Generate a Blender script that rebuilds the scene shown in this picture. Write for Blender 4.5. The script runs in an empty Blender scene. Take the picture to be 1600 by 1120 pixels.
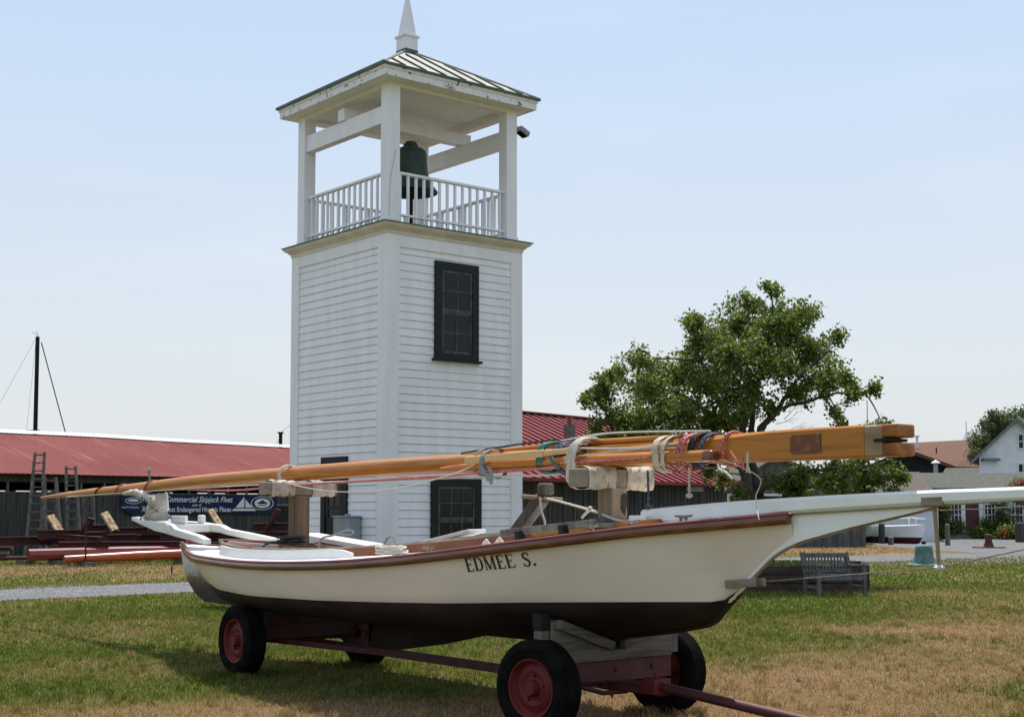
import bpy, math, random
import numpy as np
from mathutils import Vector, noise, Matrix
R_ = math.radians
random.seed(7)
rng = np.random.default_rng(11)
scene = bpy.context.scene
col = scene.collection
V = Vector

# ------------------------------------------------------------------ camera model
F = 2140.; H = 1.6; PY = 642.; PIT = math.atan(153/F); CP, SP = math.cos(PIT), math.sin(PIT)
def ray(px, py):
    u = (px-800)/F; v = (PY-py)/F
    return V((u, CP-v*SP, SP+v*CP))
def P(px, py, Y):
    r = ray(px, py); return V((0, 0, H))+r*(Y/r.y)
def G(px, py, z=0.):
    r = ray(px, py); return V((0, 0, H))+r*((z-H)/r.z)
def plane(px, py, o, d):
    r = ray(px, py); n = (-d[1], d[0])
    k = (n[0]*o[0]+n[1]*o[1])/(n[0]*r.x+n[1]*r.y)
    q = V((0, 0, H))+r*k
    return (q.x-o[0])*d[0]+(q.y-o[1])*d[1], q.z
cam = bpy.data.cameras.new('camera'); co = bpy.data.objects.new('camera', cam); col.objects.link(co)
co.location = (0, 0, H); co.rotation_euler = (math.pi/2+PIT, 0, 0)
cam.sensor_width = 36; cam.lens = 36*F/1600; cam.shift_y = 82/1600; cam.clip_start = .1; cam.clip_end = 3000
scene.camera = co

# ------------------------------------------------------------------ materials
def new_mat(name):
    m = bpy.data.materials.new(name); m.use_nodes = True
    nt = m.node_tree; return m, nt, nt.nodes['Principled BSDF']
def N(nt, t, **k):
    n = nt.nodes.new(t)
    for a, b in k.items():
        if a.startswith('i_'): k_ = a[2:]; n.inputs[int(k_) if k_.isdigit() else k_].default_value = b
        else: setattr(n, a, b)
    return n
def coords(nt, scale=(1, 1, 1), rotz=0, kind='Object'):
    tc = N(nt, 'ShaderNodeTexCoord'); mp = N(nt, 'ShaderNodeMapping')
    mp0 = N(nt, 'ShaderNodeMapping')
    mp0.inputs['Rotation'].default_value = (0, 0, rotz)
    mp.inputs['Scale'].default_value = scale
    nt.links.new(tc.outputs[kind], mp0.inputs['Vector']); nt.links.new(mp0.outputs['Vector'], mp.inputs['Vector'])
    return mp.outputs['Vector']
def ramp(nt, fac, stops):
    r = N(nt, 'ShaderNodeValToRGB'); e = r.color_ramp.elements
    while len(e) < len(stops): e.new(.5)
    for s, (p, c) in zip(e, stops):
        s.position = p; s.color = (*c, 1) if len(c) == 3 else c
    nt.links.new(fac, r.inputs['Fac']); return r.outputs['Color']
def noisy(name, c1, c2, scale=(4, 4, 4), rough=.6, bump=0., bdist=.01, detail=5, rotz=0, p1=.35, p2=.65, spec=.5, c3=None, metal=0, coat=0, nscale=1., rough2=None):
    m, nt, b = new_mat(name)
    v = coords(nt, scale, rotz)
    n = N(nt, 'ShaderNodeTexNoise', i_Scale=nscale, i_Detail=detail, i_Roughness=.6); nt.links.new(v, n.inputs['Vector'])
    st = [(p1, c1), (p2, c2)]
    if c3: st = [(p1, c1), ((p1+p2)/2, c2), (p2, c3)]
    nt.links.new(ramp(nt, n.outputs['Fac'], st), b.inputs['Base Color'])
    b.inputs['Roughness'].default_value = rough; b.inputs['Specular IOR Level'].default_value = spec
    b.inputs['Metallic'].default_value = metal; b.inputs['Coat Weight'].default_value = coat; b.inputs['Coat Roughness'].default_value = .12
    if rough2 is not None:
        mr = N(nt, 'ShaderNodeMapRange', i_3=rough, i_4=rough2) if False else N(nt, 'ShaderNodeMapRange')
        mr.inputs['To Min'].default_value = rough; mr.inputs['To Max'].default_value = rough2
        nt.links.new(n.outputs['Fac'], mr.inputs['Value']); nt.links.new(mr.outputs['Result'], b.inputs['Roughness'])
    if bump:
        bp = N(nt, 'ShaderNodeBump', i_Strength=bump, i_Distance=bdist); nt.links.new(n.outputs['Fac'], bp.inputs['Height']); nt.links.new(bp.outputs['Normal'], b.inputs['Normal'])
    return m
def peel(name, paint, under, thr=.68, scale=9, rough=.45, dirt=None):
    """painted wood, flaked in spots"""
    m, nt, b = new_mat(name)
    v = coords(nt)
    n = N(nt, 'ShaderNodeTexNoise', i_Scale=scale, i_Detail=8, i_Roughness=.7); nt.links.new(v, n.inputs['Vector'])
    n2 = N(nt, 'ShaderNodeTexNoise', i_Scale=1.3, i_Detail=4); nt.links.new(v, n2.inputs['Vector'])
    mp2 = N(nt, 'ShaderNodeMapping'); mp2.inputs['Scale'].default_value = (4, 4, .5); nt.links.new(v, mp2.inputs['Vector']); nt.links.new(mp2.outputs['Vector'], n2.inputs['Vector'])
    base = ramp(nt, n2.outputs['Fac'], [(.3, tuple(x*.9 for x in paint) if not dirt else dirt), (.65, paint)])
    mx = N(nt, 'ShaderNodeMix', data_type='RGBA')
    f = ramp(nt, n.outputs['Fac'], [(thr, (0, 0, 0)), (thr+.02, (1, 1, 1))])
    nt.links.new(f, mx.inputs['Factor']); nt.links.new(base, mx.inputs['A']); mx.inputs['B'].default_value = (*under, 1)
    nt.links.new(mx.outputs['Result'], b.inputs['Base Color']); b.inputs['Roughness'].default_value = rough
    bp = N(nt, 'ShaderNodeBump', i_Strength=.25, i_Distance=.004); nt.links.new(n.outputs['Fac'], bp.inputs['Height']); nt.links.new(bp.outputs['Normal'], b.inputs['Normal'])
    return m
ANG = math.atan2(-.785, .62)          # heading of the boat
M = {}
BNX, BNY = -.785, -.62
M['tower_white'] = peel('tower_white', (.87, .835, .87), (.40, .38, .35), .70, 9, .5)
M['tower_flaky'] = peel('tower_flaky', (.85, .82, .85), (.12, .10, .08), .585, 8, .55)
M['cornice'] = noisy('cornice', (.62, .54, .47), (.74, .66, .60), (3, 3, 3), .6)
M['copper'] = noisy('copper_edge', (.04, .09, .075), (.09, .16, .13), (6, 6, 6), .6)
M['seam_green'] = noisy('seam_green', (.085, .09, .07), (.13, .13, .105), (8, 8, 8), .7)
M['tin_roof'] = noisy('tin_roof', (.17, .175, .15), (.27, .265, .22), (2, 2, 5), .6, .1, spec=.3)
M['dark_green'] = noisy('dark_green', (.004, .008, .008), (.008, .013, .012), (5, 5, 5), .55, spec=.3)
M['bell'] = noisy('bell_bronze', (.012, .030, .025), (.035, .065, .052), (3, 3, 3), .5, .1, c3=(.02, .045, .04))
M['iron'] = noisy('black_iron', (.006, .006, .006), (.020, .017, .014), (8, 8, 8), .7, spec=.2)
M['grey_metal'] = noisy('grey_metal', (.22, .25, .28), (.30, .33, .36), (4, 4, 4), .5)
M['cream'] = noisy('hull_cream', (.76, .63, .58), (.85, .725, .675), (.7, .7, 2.2), .26, .05, .004, 8, spec=.5, p1=.3, p2=.62)
M['boat_white'] = noisy('boat_white', (.78, .78, .76), (.86, .86, .84), (3, 3, 3), .3)
M['deck_white'] = noisy('deck_white', (.74, .72, .68), (.84, .83, .80), (5, 5, 5), .5)
M['bottom'] = noisy('bottom_paint', (.014, .009, .008), (.034, .023, .019), (1.5, 1.5, 5), .8, .1, .003, spec=.15)
M['worn_skeg'] = noisy('worn_skeg', (.12, .075, .06), (.42, .38, .34), (4, 4, 6), .8, .3, .006, 8, p1=.42, p2=.58)
M['rail'] = noisy('rail_varnish', (.10, .025, .010), (.20, .06, .025), (1.5, 20, 20), .3, rotz=-ANG, coat=.3)
M['rail_red'] = noisy('rail_red', (.22, .04, .03), (.32, .09, .07), (3, 3, 3), .4)
M['cutwater'] = noisy('worn_edge', (.20, .10, .06), (.40, .32, .27), (6, 6, 6), .7)
M['inner_brown'] = noisy('inner_brown', (.13, .035, .015), (.22, .07, .03), (1.5, 12, 12), .5, rotz=-ANG)
M['varnish'] = noisy('spar_varnish', (.29, .088, .008), (.50, .185, .020), (1.0, 16, 16), .38, .04, .002, 7, rotz=-ANG, coat=.12, spec=.3, c3=(.37, .125, .012), p1=.3, p2=.7)
M['varnish_light'] = noisy('light_varnish', (.55, .33, .13), (.66, .43, .20), (1, 14, 14), .4, rotz=-ANG)
M['varnish_red'] = noisy('red_varnish', (.24, .06, .015), (.36, .10, .025), (1, 14, 14), .3, rotz=-ANG, coat=.4)
M['raw_wood'] = noisy('raw_wood', (.16, .11, .065), (.38, .29, .19), (16, 16, 1.2), .85, .5, .006, 7, p1=.3, p2=.7)
M['cradle_wood'] = noisy('cradle_wood', (.05, .042, .034), (.20, .175, .145), (2, 5, 26), .9, .8, .008, 8, rotz=-math.atan2(BNY, BNX), p1=.3, p2=.7)
M['raw_wood_h'] = noisy('raw_wood_level', (.17, .135, .10), (.33, .27, .20), (1.5, 10, 22), .85, .5, .006, 7, p1=.3, p2=.7)
M['grey_wood'] = noisy('grey_wood', (.07, .063, .055), (.17, .155, .13), (14, 14, 2), .85, .4, .005)
M['bench_wood'] = noisy('bench_wood', (.07, .073, .075), (.145, .145, .145), (20, 20, 4), .8, .3, .003)
M['canvas'] = noisy('canvas', (.38, .31, .23), (.60, .53, .43), (14, 14, 14), .9, .5, .01)
M['sail'] = noisy('sail_cloth', (.42, .36, .31), (.62, .56, .50), (8, 8, 8), .9, .6, .012)
M['rope'] = noisy('rope_white', (.45, .41, .34), (.66, .62, .54), (60, 60, 60), .9, .5, .003)
M['wire_rope'] = noisy('wire_rope', (.15, .14, .12), (.30, .27, .23), (60, 60, 60), .7)
M['rope_red'] = noisy('rope_red', (.42, .03, .03), (.62, .35, .33), (110, 110, 110), .8, p1=.5, p2=.56)
M['rope_blue'] = noisy('rope_blue', (.02, .03, .07), (.20, .22, .28), (90, 90, 90), .8, p1=.5, p2=.6)
M['rope_black'] = noisy('rope_black', (.008, .008, .01), (.3, .3, .3), (120, 120, 120), .8, p1=.6, p2=.66)
M['strap_green'] = noisy('strap_green', (.015, .10, .085), (.03, .16, .13), (30, 30, 30), .7)
M['strap_grey'] = noisy('strap_grey', (.12, .17, .17), (.22, .27, .26), (30, 30, 30), .7)
M['tire'] = noisy('tire_rubber', (.004, .004, .004), (.012, .011, .010), (10, 10, 10), .95, .15, .003, spec=.05)
M['rim_red'] = noisy('rim_red', (.105, .009, .011), (.16, .018, .017), (9, 9, 9), .6, spec=.3)
M['wagon_red'] = noisy('wagon_red', (.045, .007, .009), (.10, .016, .016), (5, 5, 5), .65, .15, .003)
M['cradle_red'] = noisy('cradle_red', (.035, .010, .010), (.085, .022, .02), (3, 3, 3), .75, .2, .004)
M['letter'] = noisy('letter_brown', (.02, .012, .008), (.05, .03, .02), (40, 40, 40), .6)
M['barn_wood'] = noisy('barn_wood', (.035, .036, .036), (.095, .095, .09), (9, 9, .6), .9, .5, .01, 6, p1=.3, p2=.7, spec=.1)
M['barn_grey'] = noisy('barn_grey', (.08, .083, .08), (.15, .15, .14), (6, 6, .6), .9, .4, .01, 6, spec=.1)
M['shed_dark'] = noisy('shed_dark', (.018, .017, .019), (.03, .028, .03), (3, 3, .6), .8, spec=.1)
M['shingle_brown'] = noisy('shingle_brown', (.105, .055, .036), (.155, .085, .058), (9, 9, 16), .9, .3, .02, 5, spec=.1)
M['shingle_tan'] = noisy('shingle_tan', (.08, .068, .057), (.13, .112, .094), (7, 7, 14), .9, .3, .02, 5, spec=.1)
M['shingle_grey'] = noisy('shingle_grey', (.07, .072, .062), (.12, .122, .108), (7, 7, 14), .9, .3, .02, 5, spec=.1)
M['siding_far'] = noisy('siding_far', (.60, .64, .68), (.70, .74, .78), (2, 2, 2), .6, spec=.1)
M['trim_green'] = noisy('trim_green', (.10, .13, .12), (.15, .18, .165), (4, 4, 4), .6)
M['door_red'] = noisy('door_red', (.06, .006, .010), (.09, .012, .016), (4, 4, 4), .5)
M['brick'] = noisy('chimney_stone', (.10, .085, .075), (.20, .17, .15), (6, 6, 14), .9, .4, .01)
M['bell_pale'] = noisy('verdigris', (.06, .13, .125), (.13, .22, .20), (7, 7, 5), .7, .2)
M['soil'] = noisy('soil', (.03, .025, .018), (.07, .055, .035), (5, 5, 5), .95, .5)
M['planter'] = noisy('planter_wood', (.03, .017, .013), (.075, .045, .035), (3, 3, 12), .85, .3, .01)
M['bark'] = noisy('bark', (.035, .028, .022), (.10, .085, .07), (22, 22, 4), .95, .8, .02, 7)
M['brass'] = noisy('bronze_fitting', (.12, .10, .07), (.22, .19, .14), (20, 20, 20), .4, metal=.8)
M['banner_navy'] = noisy('banner_navy', (.010, .020, .058), (.018, .032, .080), (2, 2, 2), .8, spec=.1)
M['white_print'] = noisy('white_print', (.60, .62, .64), (.68, .7, .72), (5, 5, 5), .7)
M['flower_red'] = noisy('flower_red', (.40, .02, .02), (.62, .08, .05), (20, 20, 20), .7)
M['flower_pink'] = noisy('flower_pink', (.45, .05, .10), (.62, .14, .18), (20, 20, 20), .7)
M['concrete'] = noisy('concrete', (.25, .24, .22), (.36, .35, .33), (6, 6, 6), .9)
def glass_mat():
    m, nt, b = new_mat('window_glass')
    b.inputs['Base Color'].default_value = (.004, .005, .006, 1); b.inputs['Roughness'].default_value = .12
    b.inputs['Specular IOR Level'].default_value = .3
    return m
M['glass'] = glass_mat()
def roof_mat(name, c1, c2, streak, uperm):
    """painted sheet metal, streaked down the slope (pattern follows the object's own axes)"""
    m, nt, b = new_mat(name)
    tc = N(nt, 'ShaderNodeTexCoord'); mp0 = N(nt, 'ShaderNodeMapping'); mp0.inputs['Rotation'].default_value = (0, 0, -uperm)
    mp = N(nt, 'ShaderNodeMapping'); mp.inputs['Scale'].default_value = (4.5, .35, .35)
    nt.links.new(tc.outputs['Object'], mp0.inputs['Vector']); nt.links.new(mp0.outputs['Vector'], mp.inputs['Vector'])
    n = N(nt, 'ShaderNodeTexNoise', i_Scale=1., i_Detail=7, i_Roughness=.7); nt.links.new(mp.outputs['Vector'], n.inputs['Vector'])
    n2 = N(nt, 'ShaderNodeTexNoise', i_Scale=.25, i_Detail=4); nt.links.new(mp0.outputs['Vector'], n2.inputs['Vector'])
    a = ramp(nt, n2.outputs['Fac'], [(.35, c1), (.65, c2)])
    f = ramp(nt, n.outputs['Fac'], [(.56, (0, 0, 0)), (.72, (1, 1, 1))])
    mx = N(nt, 'ShaderNodeMix', data_type='RGBA'); nt.links.new(f, mx.inputs['Factor']); nt.links.new(a, mx.inputs['A']); mx.inputs['B'].default_value = (*streak, 1)
    nt.links.new(mx.outputs['Result'], b.inputs['Base Color']); b.inputs['Roughness'].default_value = .85; b.inputs['Specular IOR Level'].default_value = .08
    return m
WANG = math.atan2(.8, .6)
M['red_roof'] = roof_mat('red_roof', (.178, .053, .050), (.228, .074, .068), (.33, .155, .135), WANG)
M['red_seam_roof'] = roof_mat('red_seam_roof', (.22, .042, .048), (.25, .052, .055), (.28, .08, .08), WANG)
M['seam_dark'] = noisy('seam_dark', (.09, .012, .014), (.12, .02, .022))
M['white_cap'] = noisy('white_cap', (.62, .62, .6), (.8, .8, .8), (2, 2, 2), .5)

def leaf_mat(name, c1, c2, c3, trans=.35, attr=False):
    m, nt, b = new_mat(name)
    nt.nodes.remove(b)
    out = [n for n in nt.nodes if n.type == 'OUTPUT_MATERIAL'][0]
    if attr:
        a = N(nt, 'ShaderNodeAttribute', attribute_name='tint'); c = a.outputs['Color']
    else:
        g = N(nt, 'ShaderNodeNewGeometry')
        c = ramp(nt, g.outputs['Random Per Island'], [(0, c1), (.5, c2), (1, c3)])
    p = N(nt, 'ShaderNodeBsdfPrincipled'); p.inputs['Roughness'].default_value = .8 if attr else .5; p.inputs['Specular IOR Level'].default_value = .08 if attr else .3
    t = N(nt, 'ShaderNodeBsdfTranslucent'); mx = N(nt, 'ShaderNodeMixShader'); mx.inputs['Fac'].default_value = trans
    hs = N(nt, 'ShaderNodeHueSaturation', i_Value=1.3, i_Saturation=1.1)
    nt.links.new(c, p.inputs['Base Color']); nt.links.new(c, hs.inputs['Color']); nt.links.new(hs.outputs['Color'], t.inputs['Color'])
    nt.links.new(p.outputs[0], mx.inputs[1]); nt.links.new(t.outputs[0], mx.inputs[2]); nt.links.new(mx.outputs[0], out.inputs['Surface'])
    return m
M['leaf'] = leaf_mat('leaf_green', (.062, .090, .018), (.115, .155, .032), (.180, .215, .062), .45)
M['leaf_far'] = leaf_mat('leaf_far', (.04, .065, .018), (.06, .095, .028), (.10, .12, .05))
M['shrub'] = leaf_mat('shrub_leaf', (.04, .09, .012), (.07, .13, .02), (.12, .18, .03))
M['blade'] = leaf_mat('grass_blade', None, None, None, .30, True)

# ------------------------------------------------------------------ object helpers
def tag(o, label=None, cat=None, group=None, kind=None):
    if label: o['label'] = label
    if cat: o['category'] = cat
    if group: o['group'] = group
    if kind: o['kind'] = kind
    return o
def empty(name, loc, label, cat, group=None, rz=0):
    o = bpy.data.objects.new(name, None); col.objects.link(o); o.location = loc; o.rotation_euler = (0, 0, rz)
    o.empty_display_size = .2
    return tag(o, label, cat, group)
class MB:
    def __init__(s): s.v = []; s.f = []
    def add(s, vs, fs):
        k = len(s.v); s.v += [V(p) for p in vs]; s.f += [[i+k for i in f] for f in fs]; return s
    def para(s, o, a, b, c):
        o, a, b, c = V(o), V(a), V(b), V(c)
        vs = [o, o+a, o+a+b, o+b, o+c, o+a+c, o+a+b+c, o+b+c]
        fs = [[0, 3, 2, 1], [4, 5, 6, 7], [0, 1, 5, 4], [1, 2, 6, 5], [2, 3, 7, 6], [3, 0, 4, 7]]
        if a.cross(b).dot(c) < 0: fs = [f[::-1] for f in fs]
        return s.add(vs, fs)
    def cbox(s, ctr, a, b, c):        # centred box, full extents vectors
        a, b, c = V(a), V(b), V(c); return s.para(V(ctr)-a/2-b/2-c/2, a, b, c)
    def beam(s, p, q, w, h, up=(0, 0, 1)):
        p, q = V(p), V(q); d = (q-p); side = d.cross(V(up)).normalized(); u = side.cross(d).normalized()
        return s.cbox((p+q)/2, d, side*w, u*h)
    def prism(s, poly, vec):
        poly = [V(p) for p in poly]; vec = V(vec); n = len(poly)
        nm = V((0, 0, 0))
        for i in range(n): nm += poly[i].cross(poly[(i+1) % n])
        if nm.dot(vec) < 0: poly = poly[::-1]
        vs = poly+[p+vec for p in poly]
        fs = [list(range(n))[::-1], list(range(n, 2*n))]+[[i, (i+1) % n, n+(i+1) % n, n+i] for i in range(n)]
        return s.add(vs, fs)
    def tube(s, pts, rad, n=8, cap=True):
        pts = [V(p) for p in pts]; k = len(pts)
        if not hasattr(rad, '__len__'): rad = [rad]*k
        t0 = (pts[1]-pts[0]).normalized(); ref = V((0, 0, 1)) if abs(t0.z) < .9 else V((1, 0, 0))
        a = t0.cross(ref).normalized(); vs = []
        for i, p in enumerate(pts):
            t = (pts[min(i+1, k-1)]-pts[max(i-1, 0)]).normalized()
            a = (a-t*a.dot(t)).normalized(); b = t.cross(a)
            for j in range(n):
                th = 2*math.pi*j/n; vs.append(p+(a*math.cos(th)+b*math.sin(th))*rad[i])
        fs = [[i*n+j, i*n+(j+1) % n, (i+1)*n+(j+1) % n, (i+1)*n+j] for i in range(k-1) for j in range(n)]
        if cap: fs += [list(range(n))[::-1], [(k-1)*n+j for j in range(n)]]
        return s.add(vs, fs)
    def lathe(s, prof, o, axis=(0, 0, 1), n=32, cap=False):
        o, ax = V(o), V(axis).normalized(); ref = V((0, 0, 1)) if abs(ax.z) < .9 else V((1, 0, 0))
        a = ax.cross(ref).normalized(); b = ax.cross(a); k = len(prof); vs = []
        for r, h in prof:
            for j in range(n):
                th = 2*math.pi*j/n; vs.append(o+ax*h+(a*math.cos(th)+b*math.sin(th))*r)
        fs = [[i*n+j, i*n+(j+1) % n, (i+1)*n+(j+1) % n, (i+1)*n+j] for i in range(k-1) for j in range(n)]
        if cap: fs += [list(range(n))[::-1], [(k-1)*n+j for j in range(n)]]
        return s.add(vs, fs)
    def grid(s, rows, flip=False):
        k = len(rows[0]); vs = [p for r in rows for p in r]
        fs = [[i*k+j, i*k+j+1, (i+1)*k+j+1, (i+1)*k+j] for i in range(len(rows)-1) for j in range(k-1)]
        if flip: fs = [f[::-1] for f in fs]
        return s.add(vs, fs)
    def build(s, name, mat, parent=None, smooth=False, local=False, bevel=0, base=None, angle=40):
        me = bpy.data.meshes.new(name)
        off = V((0, 0, 0)); loc = V((0, 0, 0))
        if not local:
            if parent:
                q = parent; 
                while q: off += V(q.location); q = q.parent
            else:
                loc = V(base) if base else V(((min(p.x for p in s.v)+max(p.x for p in s.v))/2, (min(p.y for p in s.v)+max(p.y for p in s.v))/2, min(p.z for p in s.v)))
                off = loc
        me.from_pydata([tuple(p-off) for p in s.v], [], s.f); me.update()
        o = bpy.data.objects.new(name, me); col.objects.link(o); o.location = loc
        me.materials.append(M[mat] if isinstance(mat, str) else mat)
        if parent: o.parent = parent
        if smooth:
            me.polygons.foreach_set('use_smooth', [True]*len(me.polygons))
            if angle < 180: me.set_sharp_from_angle(angle=R_(angle))
        if bevel:
            md = o.modifiers.new('bevel', 'BEVEL'); md.width = bevel; md.segments = 2; md.limit_method = 'ANGLE'
        return o
def box1(name, mat, parent, ctr, a, b, c, bevel=0, **k): return MB().cbox(ctr, a, b, c).build(name, mat, parent, bevel=bevel, **k)
def copy_tree(o, parent=None):
    c = o.copy(); col.objects.link(c); c.parent = parent
    for ch in [x for x in bpy.data.objects if x.parent == o]: copy_tree(ch, c)
    return c
def curve(pts, sub=6):
    """Catmull-Rom through points"""
    pts = [V(p) for p in pts]; out = []
    for i in range(len(pts)-1):
        p0 = pts[max(i-1, 0)]; p1 = pts[i]; p2 = pts[i+1]; p3 = pts[min(i+2, len(pts)-1)]
        for j in range(sub):
            t = j/sub
            out.append(.5*((2*p1)+(p2-p0)*t+(2*p0-5*p1+4*p2-p3)*t*t+(3*p1-p0-3*p2+p3)*t**3))
    out.append(pts[-1]); return out
def interp(tab, x): return float(np.interp(x, [a for a, _ in tab], [b for _, b in tab]))
def smoothtab(tab, n=200):
    xs = [a for a, _ in tab]; ys = [b for _, b in tab]
    out = curve([(a, b, 0) for a, b in tab], 10); return [(p.x, p.y) for p in out]

# ------------------------------------------------------------------ ground
SUNH = V((.13, .99, 0)).normalized(); SUNEL = R_(66)
blobs = []   # (x, y, rx, ry, amount): amount > 0 dry, < 0 green
def blob(px, py, rx, ry, a):
    g = G(px, py); blobs.append((g.x, g.y, rx, ry, a))
blob(150, 1118, 4.0, .9, .42); blob(420, 1120, 1.6, .8, .3); blob(1250, 1075, 2.0, 1.7, .30); blob(1500, 1040, 2.2, 1.6, .34); blob(1050, 1120, 2.5, 1.3, .36); blob(1400, 1110, 2.0, .9, .22); blob(1180, 1020, 1.2, .8, -.2)
blob(1540, 985, 2.2, 2.0, .28); blob(1560, 930, 3.0, 2.0, .34); blob(1250, 950, 3.0, 2.6, -.32); blob(1230, 1000, 1.5, .8, -.30); blob(1400, 905, 3.0, 3.0, -.3)
blob(100, 955, 4.5, 3.0, -.16); blob(420, 955, 3, 3, -.2); blob(200, 1045, 2.2, .8, .2); blob(60, 1000, 2.5, .8, .12); blob(300, 975, 2.5, .7, .2); blob(130, 1020, 1.5, .5, -.18); blob(700, 1010, 3, 3, -.2); blob(250, 963, 2.0, .5, .3)
blob(1330, 857, 7.5, 7.5, .75); blob(1265, 848, 9, 5.0, -1.2); blob(250, 890, 6, 4, .25); blob(40, 900, 8, 3, .1); blob(600, 1100, 3, 1.2, -.05)
def dryness(x, y):
    v = .40+.44*(noise.fractal(V((x*.2, y*.14, 3.1)), 1., 2., 4))+.30*noise.noise(V((x*1.1, y*.8, 7)))+.20*noise.noise(V((x*3.2, y*2.2, 1)))
    for bx, by, rx, ry, a in blobs:
        d = ((x-bx)/rx)**2+((y-by)/ry)**2
        if d < 6: v += a*math.exp(-d)
    return min(1., max(0., v))
def mound(x, y):
    return .0
def axis_vals(lo, hi, step, far, k):
    a = list(np.arange(lo, hi+1e-6, step)); s = step
    while a[-1] < far: s *= k; a.append(a[-1]+s)
    s = step
    while a[0] > -far: s *= k; a.insert(0, a[0]-s)
    return a
xs = axis_vals(-16, 24, .22, 900, 1.35); ys = axis_vals(5, 62, .24, 1200, 1.35)
gv = [(x, y, 0) for y in ys for x in xs]; nx = len(xs)
me = bpy.data.meshes.new('ground')
me.from_pydata(gv, [], [[j*nx+i, j*nx+i+1, (j+1)*nx+i+1, (j+1)*nx+i] for j in range(len(ys)-1) for i in range(nx-1)])
at = me.attributes.new('dry', 'FLOAT', 'POINT'); at.data.foreach_set('value', [dryness(x, y) if -30 < x < 45 and 0 < y < 90 else .4 for x, y, _ in gv])
ground = bpy.data.objects.new('ground', me); col.objects.link(ground); tag(ground, kind='structure')
def ground_mat():
    m, nt, b = new_mat('lawn_ground')
    a = N(nt, 'ShaderNodeAttribute', attribute_name='dry')
    v = coords(nt)
    n = N(nt, 'ShaderNodeTexNoise', i_Scale=30, i_Detail=8, i_Roughness=.75); nt.links.new(v, n.inputs['Vector'])
    n2 = N(nt, 'ShaderNodeTexNoise', i_Scale=6, i_Detail=6, i_Roughness=.7); nt.links.new(v, n2.inputs['Vector'])
    ad = N(nt, 'ShaderNodeMath', operation='ADD'); nt.links.new(a.outputs['Fac'], ad.inputs[0])
    sc = N(nt, 'ShaderNodeMapRange', i_1=.3, i_2=.7); sc.inputs['To Min'].default_value = -.22; sc.inputs['To Max'].default_value = .22
    nt.links.new(n2.outputs['Fac'], sc.inputs['Value']); nt.links.new(sc.outputs['Result'], ad.inputs[1])
    c = ramp(nt, ad.outputs[0], [(.1, (.075, .098, .016)), (.42, (.115, .122, .027)), (.68, (.180, .132, .058)), (1, (.235, .150, .088))])
    br = ramp(nt, n.outputs['Fac'], [(.25, (.45, .45, .45)), (.75, (1.35, 1.35, 1.35))])
    mx = N(nt, 'ShaderNodeMix', data_type='RGBA', blend_type='MULTIPLY'); mx.inputs['Factor'].default_value = 1
    nt.links.new(c, mx.inputs['A']); nt.links.new(br, mx.inputs['B']); nt.links.new(mx.outputs['Result'], b.inputs['Base Color'])
    b.inputs['Roughness'].default_value = .95; b.inputs['Specular IOR Level'].default_value = .1
    bp = N(nt, 'ShaderNodeBump', i_Strength=.8, i_Distance=.03); nt.links.new(n.outputs['Fac'], bp.inputs['Height']); nt.links.new(bp.outputs['Normal'], b.inputs['Normal'])
    return m
me.materials.append(ground_mat())
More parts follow.
